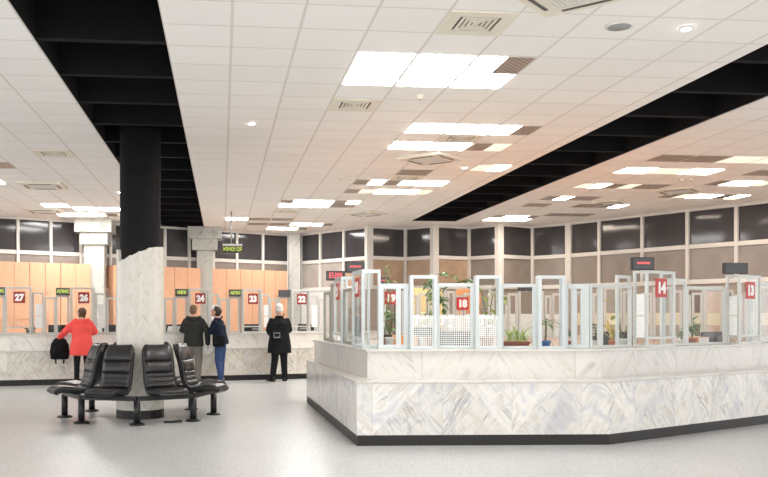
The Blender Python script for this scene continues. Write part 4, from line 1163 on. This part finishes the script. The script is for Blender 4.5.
plant('potted_plant', 'dark green plant behind the first light right of the corner', 'plant', rpos(596, 0.2), 'bush', r=0.06, h=0.09, pm='pot_white', lm='leaf_dark', H=0.28, n=25, L=0.13, w=0.05, seed=7)
plant('potted_lily', 'broad leaved lime plant with dry straw below, left of booth 14', 'plant', rpos(622, 0.22), 'broad', r=0.07, h=0.1, pm='pot_white', lm='leaf_lime', H=0.5, n=4, L=0.17, w=0.08, seed=8)
plant('dried_plant', 'straw coloured dry leaved plant beside the lime lily', 'plant', rpos(613, 0.42), 'grass', r=0.06, h=0.07, pm='pot_terracotta', lm='straw', n=22, L=0.3, w=0.035, seed=9)
plant('potted_plant', 'bushy green plant behind the glass just right of booth 14', 'plant', rpos(692, 0.22), 'bush', r=0.07, h=0.09, lm='leaf', H=0.26, n=30, L=0.14, w=0.05, seed=10)
plant('potted_plant', 'small green plant low between booth 14 and its right screen', 'plant', rpos(681, 0.2), 'bush', r=0.05, h=0.07, pm='pot_white', lm='leaf', H=0.16, n=15, L=0.1, w=0.035, seed=11)
plant('potted_plant', 'light green plant in a white pot inside the left corner screen', 'plant', put(389.5, 0.25), 'bush', r=0.055, h=0.13, pm='pot_white', lm='leaf', H=0.38, n=30, L=0.13, w=0.05, seed=12)
# tall climbing plant reaching over the screens
def climber(x, back, pts, label, lm, n, seed, L=0.09, w=0.045, pm='pot_terracotta'):
    random.seed(seed); p = put(x, back); t = thing('climbing_plant', label, 'plant', p); pot(t, 0.085, 0.13, M[pm])
    base = Vector(p); st = bmesh.new(); lf = bmesh.new()
    for path in pts:
        w3 = [Vector((0, 0, 0.11))]+[PX(a, b, base.y+dy)-base for a, b, dy in path]
        tube(st, w3, 0.005, 6)
        seg = list(zip(w3[1:], w3[2:])) or [(w3[0], w3[1])]
        for i in range(n):
            a, b = random.choice(seg); q = a.lerp(b, random.random()); aa = random.uniform(0, 2*PI)
            leaf(lf, q, (math.cos(aa), math.sin(aa)*0.7, random.uniform(-0.5, 0.5)), L*random.uniform(0.7, 1.25), w, 0.7)
    obj('stem', st, M['stem'], t, True); obj('foliage', lf, M[lm], t, True)
climber(432, 0.35, [[(434, 300, 0.0), (432, 276, 0.0), (446, 272, -0.02), (456, 279, 0)], [(434, 306, 0.0), (437, 290, 0.0), (428, 284, 0)], [(438, 302, 0), (441, 296, 0), (444, 312, 0.02)], [(440, 290, 0), (462, 281, 0), (470, 280, 0), (474, 290, 0)]],
        'climbing plant with green and white leaves over the wide dotted screen', 'leaf', 26, 21, 0.11, 0.06)
climber(487, 0.4, [[(486, 330, 0.0), (485, 308, 0), (482, 294, 0), (480, 290, 0)], [(488, 330, 0), (491, 305, 0), (495, 288, 0)], [(489, 330, 0), (499, 308, 0), (506, 296, 0), (507, 305, 0)], [(486, 328, 0), (481, 312, 0), (479, 305, 0)]], 'yellow green leaved plant inside the tall narrow dotted screen', 'leaf_lime', 11, 25, 0.095, 0.055)
climber(384, 0.4, [[(386, 318, 0), (388, 285, 0), (384, 272, 0), (389, 264, 0)], [(388, 314, 0), (391, 280, 0), (393, 281, 0)], [(388, 330, 0), (389, 306, 0), (392, 296, 0)]], 'thin climbing plant reaching above the left corner screen', 'leaf_pale', 9, 22, 0.085, 0.03)
climber(426, 0.5, [[(428, 330, 0), (427, 300, 0), (431, 292, 0)], [(424, 326, 0), (430, 314, 0), (431, 318, 0)]], 'pale flowering plant behind the tall left dotted screen', 'leaf_pale', 14, 23, 0.1, 0.06, 'pot_white')

# ------------------------------------------------------------------ people
def hand(bm, wrist, d, up, s=1.0, curl=0.5, thumb_side=1):
    """palm and five unequal bent fingers; d: pointing direction, up: back of the hand"""
    d = Vector(d).normalized(); up = Vector(up); up = (up-d*up.dot(d)).normalized(); side = d.cross(up).normalized()*thumb_side
    w = Vector(wrist)
    for k, (o, L) in enumerate(((0.030, 0.068), (0.010, 0.078), (-0.010, 0.072), (-0.029, 0.056))):
        tube(bm, [w+side*o*0.5*s, w+d*0.05*s+side*o*0.9*s, w+d*0.085*s+side*o*s], [0.018*s, 0.017*s, 0.014*s], 8, round_ends=True)
        p = w+d*0.085*s+side*o*s; dd = d.copy(); pts = [p]
        for q in (0.42, 0.33, 0.25):
            dd = (dd-up*curl*0.75).normalized(); p = p+dd*L*q*s; pts.append(p)
        tube(bm, pts, [0.0105*s, 0.0098*s, 0.009*s, 0.0078*s], 8, round_ends=True)
    p = w+d*0.025*s+side*0.028*s; t1 = p+(d*0.6+side*0.8-up*0.3*curl).normalized()*0.035*s; t2 = t1+(d*0.95+side*0.25-up*0.5*curl).normalized()*0.03*s
    tube(bm, [w+side*0.01*s, p, t1, t2], [0.016*s, 0.014*s, 0.0115*s, 0.009*s], 8, round_ends=True)
def head(bm, c, yaw, pitch, s=1.0):
    """skull, jaw, nose, brow, ears, neck joint; returns the transform (local y forward)"""
    R = Matrix.Translation(Vector(c)) @ Matrix.Rotation(yaw, 4, 'Z') @ Matrix.Rotation(-pitch, 4, 'X') @ Matrix.Scale(s, 4)
    def sph(o, r):
        b2 = bmesh.new(); sphere(b2, o, r, 18, 12); bmesh.ops.transform(b2, matrix=R, verts=b2.verts)
        me = bpy.data.meshes.new('x'); b2.to_mesh(me); b2.free(); bm.from_mesh(me); bpy.data.meshes.remove(me)
    sph((0, -0.012, 0.035), (0.076, 0.094, 0.085)); sph((0, 0.022, -0.035), (0.06, 0.066, 0.075)); sph((0, 0.05, -0.088), (0.03, 0.028, 0.022))
    sph((0, 0.088, -0.015), (0.0125, 0.02, 0.026)); sph((0, 0.098, -0.03), (0.014, 0.012, 0.011)); sph((0, 0.07, 0.022), (0.05, 0.018, 0.012))
    sph((0, 0.074, -0.062), (0.022, 0.012, 0.009))
    for sx in (-1, 1):
        sph((sx*0.077, -0.008, -0.008), (0.012, 0.022, 0.033)); sph((sx*0.045, 0.055, -0.025), (0.02, 0.022, 0.022))
    return R
def face_bits(parent, R, glasses=None):
    for sx in (-1, 1):
        b2 = bmesh.new(); sphere(b2, (sx*0.031, 0.075, 0.004), (0.013, 0.010, 0.009), 12, 8); bmesh.ops.transform(b2, matrix=R, verts=b2.verts); obj('eye', b2, M['eye'], parent, True)
    b2 = bmesh.new(); sphere(b2, (0, 0.083, -0.062), (0.024, 0.007, 0.006), 12, 8); bmesh.ops.transform(b2, matrix=R, verts=b2.verts); obj('mouth', b2, M['lip'], parent, True)
    if glasses:
        b2 = bmesh.new()
        for sx in (-1, 1):
            c = Vector((sx*0.033, 0.095, 0.0)); tube(b2, [c+Vector((0.024*math.cos(q), 0, 0.018*math.sin(q))) for q in [2*PI*i/12 for i in range(13)]], 0.0025, 6)
            tube(b2, [(sx*0.058, 0.093, 0.006), (sx*0.078, 0.0, 0.008)], 0.0025, 6)
        tube(b2, [(-0.01, 0.096, 0.003), (0.01, 0.096, 0.003)], 0.0025, 6)
        bmesh.ops.transform(b2, matrix=R, verts=b2.verts); obj('glasses', b2, M[glasses], parent)
def hair(parent, R, m, kind):
    b2 = bmesh.new()
    sphere(b2, (0, -0.022, 0.05), (0.085, 0.098, 0.084), 20, 12)
    sphere(b2, (0, -0.05, 0.0), (0.078, 0.068, 0.075), 18, 10)
    if kind == 'long': sphere(b2, (0, -0.05, -0.05), (0.072, 0.06, 0.08), 18, 10); sphere(b2, (0, -0.11, 0.05), (0.045, 0.04, 0.042), 14, 8)
    if kind == 'bald': pass
    if kind == 'tuft': sphere(b2, (0, 0.03, 0.098), (0.06, 0.05, 0.03), 14, 8)
    bmesh.ops.transform(b2, matrix=R, verts=b2.verts)
    return fuse('hair', b2, m, parent, 0.007, 3)
def limb(bm, pts, rs, n=14, flat=1.0): tube(bm, pts, rs, n, flat, round_ends=True)
def shoe(bm, foot, yaw, s=1.0):
    R = Matrix.Translation(Vector(foot)) @ Matrix.Rotation(yaw, 4, 'Z') @ Matrix.Scale(s, 4); b2 = bmesh.new()
    secs = [(-0.07, 0.026, 0.05), (-0.055, 0.036, 0.075), (0.0, 0.04, 0.09), (0.06, 0.044, 0.066), (0.12, 0.046, 0.05), (0.17, 0.04, 0.042), (0.195, 0.02, 0.03)]
    ring_loft(b2, [[Vector((w*math.cos(q), y, max(0.0, h*0.5+h*0.55*math.sin(q)))) for q in [2*PI*i/14 for i in range(14)]] for y, w, h in secs])
    tube(b2, [(0, -0.025, 0.06), (0, -0.025, 0.12)], 0.043, 12)
    bmesh.ops.transform(b2, matrix=R, verts=b2.verts)
    me = bpy.data.meshes.new('x'); b2.to_mesh(me); b2.free(); bm.from_mesh(me); bpy.data.meshes.remove(me)
def person(label, loc, yaw, P):
    """P: joints in the person's own frame (x right, y forward, z up)"""
    t = thing('person', label, 'person', loc, yaw)
    V_ = lambda k: Vector(P[k])
    # one continuous body
    bm = bmesh.new()
    R = head(bm, P['head'], P.get('hyaw', 0), P.get('hpitch', 0), P.get('hs', 1.0))
    hd = V_('head'); nk = V_('neck'); ch = V_('chest'); hp = V_('hip')
    limb(bm, [nk-Vector((0, 0, 0.06)), nk, hd+Vector((0, -0.01, -0.06))], [0.062, 0.055, 0.052])
    limb(bm, [hp, hp.lerp(ch, 0.5), ch, nk-Vector((0, 0, 0.05))], [0.125, 0.115, 0.125, 0.065], flat=0.7)
    for s in ('l', 'r'):
        sh, el, wr = V_(s+'sh'), V_(s+'el'), V_(s+'wr')
        limb(bm, [nk-Vector((0, 0, 0.08)), sh-Vector((0, 0, 0.02))], [0.045, 0.045]); limb(bm, [sh-Vector((0, 0, 0.012)), sh.lerp(el, 0.5), el, el.lerp(wr, 0.4), wr], [0.056, 0.048, 0.04, 0.038, 0.027])
        hand(bm, wr, P[s+'hd'], P[s+'hu'], P.get('hands', 1.0), P.get(s+'curl', 0.5), 1 if s == 'l' else -1)
        h2, kn, an = V_(s+'hip'), V_(s+'kn'), V_(s+'an')
        limb(bm, [h2, h2.lerp(kn, 0.5), kn, kn.lerp(an, 0.35), an], [0.085, 0.075, 0.054, 0.052, 0.036])
        fy = P.get(s+'fyaw', 0); limb(bm, [an+Vector((0, 0, 0)), an+Vector((-math.sin(fy)*0.08, math.cos(fy)*0.08, -0.045))], [0.034, 0.026])
    body = fuse('body', bm, M['skin'], t, 0.0065, 3)
    face_bits(body, R, P.get('glasses')); hair(t, R, M[P['hair']], P.get('hk', 'short'))
    # trousers
    bm = bmesh.new()
    limb(bm, [hp+Vector((0, 0, 0.08)), hp, hp-Vector((0, 0, 0.06))], [0.15, 0.165, 0.15], flat=0.75)
    for s in ('l', 'r'):
        h2, kn, an = V_(s+'hip'), V_(s+'kn'), V_(s+'an'); k = P.get('legw', 1.0)
        limb(bm, [h2, h2.lerp(kn, 0.5), kn, kn.lerp(an, 0.5), an+Vector((0, 0, -0.035))], [0.105*k, 0.096*k, 0.078*k, 0.07*k, 0.066*k])
    fuse('trousers', bm, M[P['trm']], t, 0.012, 3)
    for s in ('l', 'r'):
        bm = bmesh.new(); an = V_(s+'an'); shoe(bm, (an.x, an.y, 0), P.get(s+'fyaw', 0)); fuse('shoe', bm, M[P['shm']], t, 0.008, 2)
    # coat: body with hem, sleeves, collar or hood
    bm = bmesh.new(); hem = P['hem']; fl = P.get('flare', 1.0); wd = P.get('wid', 1.0)
    lo = hp.lerp(ch, -0.0); lo.z = hem
    rows = []
    mid = hp.lerp(ch, 0.45)
    for c, rx_, ry_ in ((Vector((lo.x, lo.y, hem)), 0.215*fl*wd, 0.165*fl), (Vector((hp.x, hp.y, (hem+hp.z)/2+0.02)), 0.21*fl*wd, 0.165*fl), (mid, 0.195*wd, 0.15), (ch+Vector((0, 0, -0.06)), 0.212*wd, 0.152), (ch+Vector((0, 0, 0.06)), 0.205*wd, 0.14),
                       (nk+Vector((0, 0, -0.075)), 0.13*wd, 0.1), (nk+Vector((0, 0, -0.03)), 0.1, 0.085), (nk+Vector((0, 0.0, 0.015)), 0.082, 0.08)):
        rows.append((c.x, c.y, c.z, rx_, ry_))
    rows.sort(key=lambda r: r[2]); ell_loft(bm, rows, 24)
    for s in ('l', 'r'):
        sh, el, wr = V_(s+'sh'), V_(s+'el'), V_(s+'wr'); q = P.get('slv', 1.0)
        cuff = el.lerp(wr, 0.95)
        limb(bm, [nk.lerp(sh, 0.55)+Vector((0, 0, -0.07)), sh, sh.lerp(el, 0.5), el, el.lerp(cuff, 0.5), cuff], [0.07*q, 0.078*q, 0.074*q, 0.066*q, 0.06*q, 0.052*q])
    if P.get('hood'):
        for k in range(5):
            q = -0.5+k*0.25; sphere(bm, (nk.x+q*0.24, nk.y-0.09+abs(q)*0.12, nk.z-0.05+abs(q)*0.05), (0.06, 0.045, 0.06), 12, 8)
    ct = fuse(P.get('cname', 'jacket'), bm, M[P['cm']], t, 0.012, 4)
    if P.get('extra'): P['extra'](t, ct, P)
    return t
def stand(x=0.0, lean=0.0, h=1.0, la=None, ra=None, sp=0.1):
    z = h
    d = dict(hip=(0, 0, 0.93*z), chest=(0, lean*0.6, 1.24*z), neck=(0, lean, 1.46*z), head=(0, lean*1.25+0.02, 1.6*z+0.005),
             lhip=(-0.085, 0, 0.9*z), rhip=(0.085, 0, 0.9*z), lkn=(-sp, 0.015, 0.49*z), rkn=(sp, 0.015, 0.49*z), lan=(-sp-0.005, -0.015, 0.085), ran=(sp+0.005, -0.015, 0.085),
             lsh=(-0.17, lean*0.9, 1.365*z), rsh=(0.17, lean*0.9, 1.365*z),
             lel=(-0.25, lean*0.6-0.03, 1.11*z), rel=(0.25, lean*0.6-0.03, 1.11*z), lwr=(-0.24, lean*0.4+0.06, 0.87*z), rwr=(0.24, lean*0.4+0.06, 0.87*z),
             lhd=(0, 0.2, -1), rhd=(0, 0.2, -1), lhu=(-1, 0, 0), rhu=(1, 0, 0))
    return d
def strap(parent, pts, w, m, name='strap'):
    bm = bmesh.new(); tube(bm, pts, w, 8, 0.25); return obj(name, bm, m, parent, True)

# woman in the coral coat
Pw = stand(lean=0.15, h=0.925)
Pw.update(lel=(-0.33, 0.12, 1.1), lwr=(-0.43, 0.31, 0.99), lhd=(-0.6, 0.3, -0.6), lhu=(-0.5, 0.2, 0.8), lcurl=1.0, rel=(0.27, 0.14, 1.1), rwr=(0.2, 0.38, 1.085), rhd=(-0.4, 1, 0), rhu=(0, 0, 1),
          hair='hair_brown', hk='long', hyaw=0.5, hpitch=-0.35, glasses='steel', trm='trouser_black', shm='shoe', cm='coat_red', cname='coat', hem=0.63, flare=1.14, hood=True, slv=1.05, legw=0.78, hs=0.98)
Yw = 17.68; Xw = W(82, Yw)
person('person in a coral red hooded coat leaning at the left counter', (Xw, Yw, 0), math.atan2(LE.y, LE.x)-0.0, Pw)
rot = Matrix.Rotation(lrz, 3, 'Z')
hw = Vector((Xw, Yw, 0))+rot @ Vector((-0.42, 0.36, 1.03))
t = thing('backpack', 'black backpack held against the counter by the coral coated person', 'backpack', (hw.x, hw.y, hw.z-0.52), lrz)
bm = bmesh.new(); ring_loft(bm, [[Vector((w*abs(math.cos(q))**0.6*math.copysign(1, math.cos(q)), -0.02+d*math.sin(q), z)) for q in [2*PI*i/20 for i in range(20)]] for z, w, d in ((0.03, 0.13, 0.06), (0.04, 0.18, 0.1), (0.18, 0.2, 0.12), (0.34, 0.175, 0.1), (0.44, 0.12, 0.07), (0.48, 0.06, 0.04))])
bk = obj('body', bm, M['bag_black'], t, True)
bm = bmesh.new(); ring_loft(bm, [[Vector((0.12*w*math.cos(q), -0.12-0.045*w*math.sin(q), z)) for q in [2*PI*i/16 for i in range(16)]] for z, w in ((0.12, 0.8), (0.14, 1), (0.27, 1), (0.29, 0.8))]); obj('front_pocket', bm, M['bag_black'], t, True)
strap(t, [(-0.03, -0.02, 0.47), (-0.02, -0.02, 0.53), (0.02, -0.02, 0.53), (0.03, -0.02, 0.47)], 0.012, M['bag_black'], 'grab_loop')
for sx in (-1, 1): strap(t, [(sx*0.09, 0.06, 0.42), (sx*0.11, 0.11, 0.3), (sx*0.1, 0.08, 0.12), (sx*0.08, -0.02, 0.02), (sx*0.075, -0.03, -0.06)], 0.018, M['bag_black'], 'shoulder_strap')

# man in the charcoal jacket
Pm = stand(lean=0.05, h=0.96)
Pm.update(lel=(-0.26, 0.16, 1.12), lwr=(-0.12, 0.36, 1.07), lhd=(0.5, 1, 0), lhu=(0, 0, 1), rel=(0.3, -0.03, 1.1), rwr=(0.3, 0.05, 0.83), rhd=(0.1, 0.35, -1), rhu=(1, 0, 0), rcurl=0.9,
          hair='hair_tan', hyaw=-0.35, trm='trouser_grey', shm='shoe_grey', cm='jacket_black', hem=0.78, hood=True, slv=1.03, wid=1.03, lan=(-0.13, 0.0, 0.085), ran=(0.1, -0.12, 0.085), rkn=(0.11, -0.02, 0.48))
Ym = 18.62; Xm = W(193.5, Ym); ym = lrz-0.3
person('person in charcoal hooded jacket and grey trousers at the number 24 booth', (Xm, Ym, 0), ym, Pm)
rm = Matrix.Rotation(ym, 3, 'Z'); h = Vector((Xm, Ym, 0))+rm @ Vector((0.315, 0.06, 0.75))
t = thing('folded_papers', 'white papers held in the hand of the charcoal jacketed person', 'papers', tuple(h), ym)
for k, (ax, az) in enumerate(((0.3, 0.4), (-0.2, 0.55))):
    bm = bmesh.new(); box(bm, -0.085, 0.085, -0.003, 0.003, -0.11, 0.06); bmesh.ops.transform(bm, matrix=Matrix.Translation((0.02*k-0.01, -0.012*k, -0.02)) @ Euler((0, az+k*0.3, ax)).to_matrix().to_4x4(), verts=bm.verts)
    obj('sheet', bm, M['blank_paper'], t)

# man in navy, seen from the side
Pn = stand(lean=0.07, h=0.94)
Pn.update(lel=(-0.17, 0.15, 1.09), lwr=(0.08, 0.27, 1.085), lhd=(0.8, 0.6, -0.05), lhu=(0, 0, 1), rel=(0.23, 0.06, 1.08), rwr=(0.26, 0.27, 1.1), rhd=(0.1, 1, 0.0), rhu=(0, 0, 1),
          hair='hair_dark', hk='tuft', hpitch=-0.5, glasses='black_metal', trm='jeans', shm='shoe_grey', cm='jacket_navy', hem=0.83, lan=(-0.1, -0.06, 0.085), ran=(0.11, 0.03, 0.085), hip=(0, -0.01, 0.9), slv=1.0, legw=0.95)
Yn = 18.62; Xn = W(220.5, Yn); yn = lrz+1.0
person('person in navy jacket and blue jeans bending over the counter in profile', (Xn, Yn, 0), yn, Pn)
rn_ = Matrix.Rotation(yn, 3, 'Z')
def bag(label, origin, yaw, c, w, d, h, strap_pts, name='shoulder_bag', trim=None):
    p = Vector(origin)+Matrix.Rotation(yaw, 3, 'Z') @ Vector(c); t = thing(name, label, 'bag', tuple(p), yaw, None)
    bm = bmesh.new(); ring_loft(bm, [[Vector((d*f*math.sin(q), w*f2*abs(math.cos(q))**0.5*math.copysign(1, math.cos(q)), z)) for q in [2*PI*i/20 for i in range(20)]] for z, f, f2 in ((-h/2, 0.7, 0.9), (-h/2+0.02, 1, 1), (h/2-0.03, 0.95, 1), (h/2, 0.6, 0.93))])
    obj('body', bm, M['bag_black'], t, True)
    sg = 1 if c[0] > 0 else -1
    bm = bmesh.new(); vs = box(bm, sg*d*0.75, sg*(d+0.012), -w*0.9, w*0.9, -h*0.12, h/2-0.005); obj('flap', bm, M['bag_black'], t, bevel=0.006)
    if trim: bxm('buckle', [(sg*d, sg*(d+0.018), -w*0.6, w*0.6, -h*0.3, -h*0.2), (sg*d, sg*(d+0.018), -w*0.6, -w*0.5, -h*0.3, h*0.25), (sg*d, sg*(d+0.018), w*0.5, w*0.6, -h*0.3, h*0.25), (sg*d, sg*(d+0.018), -w*0.5, w*0.5, h*0.17, h*0.25)], M[trim], t)
    cc = Vector(c); strap(t, [Vector(q)-cc for q in strap_pts], 0.02, M['bag_black']); return t
bag('black shoulder bag on the hip of the navy jacketed person', (Xn, Yn, 0), yn, (-0.245, -0.05, 0.9), 0.135, 0.05, 0.24,
    [(-0.245, -0.05, 1.01), (-0.235, -0.09, 1.2), (-0.14, -0.05, 1.38), (0.0, -0.05, 1.42), (0.12, 0.04, 1.38)])

# man in the long black coat
Pb = stand(lean=0.03, h=0.975)
Pb.update(lel=(-0.235, 0.05, 1.12), lwr=(-0.17, 0.27, 1.03), lhd=(0.3, 1, 0.1), lhu=(0, 0, 1), rel=(0.24, 0.06, 1.12), rwr=(0.17, 0.27, 1.04), rhd=(-0.3, 1, 0.1), rhu=(0, 0, 1),
          hair='hair_white', trm='trouser_black', shm='shoe', cm='coat_black', cname='coat', hem=0.62, flare=1.12, slv=0.98, wid=1.1, legw=1.02, lan=(-0.16, -0.03, 0.085), ran=(0.12, 0.02, 0.085), lfyaw=0.5, rfyaw=-0.1, hs=1.04)
Yb = 19.02; Xb = W(279.5, Yb)
person('white haired person in a long black coat facing the number 22 booth', (Xb, Yb, 0), lrz-0.1, Pb)
bag('small black bag with silver buckle on the back of the white haired person', (Xb, Yb, 0), lrz-0.1+PI/2, (-0.225, 0.11, 1.02), 0.115, 0.045, 0.21,
    [(-0.215, 0.11, 1.11), (-0.2, 0.02, 1.3), (-0.14, -0.07, 1.45), (-0.03, -0.09, 1.48)], trim='grey_plastic')
# ------------------------------------------------------------------ camera, light, colour
cd = bpy.data.cameras.new('camera'); cam = bpy.data.objects.new('camera', cd); COL.objects.link(cam)
cam.location = (0, 0, CAMZ); cam.rotation_euler = (PI/2, 0, 0)
cd.sensor_width = 36.0; cd.lens = 36.0*F/768
cd.shift_x = (384-CX)/768; cd.shift_y = (HY-238.5)/768
cd.clip_end = 200
scene.camera = cam
w = bpy.data.worlds.new('world'); scene.world = w; w.use_nodes = True
bg = w.node_tree.nodes['Background']; bg.inputs[0].default_value = (1.0, 1.0, 1.0, 1); bg.inputs[1].default_value = 0.95
scene.view_settings.view_transform = 'Standard'; scene.view_settings.look = 'None'
scene.view_settings.exposure = 1.15; scene.view_settings.gamma = 1.0
scene.view_settings.use_curve_mapping = False
scene.cycles.use_denoising = True
scene.cycles.max_bounces = 8; scene.cycles.transparent_max_bounces = 24
scene.cycles.sample_clamp_indirect = 6.0
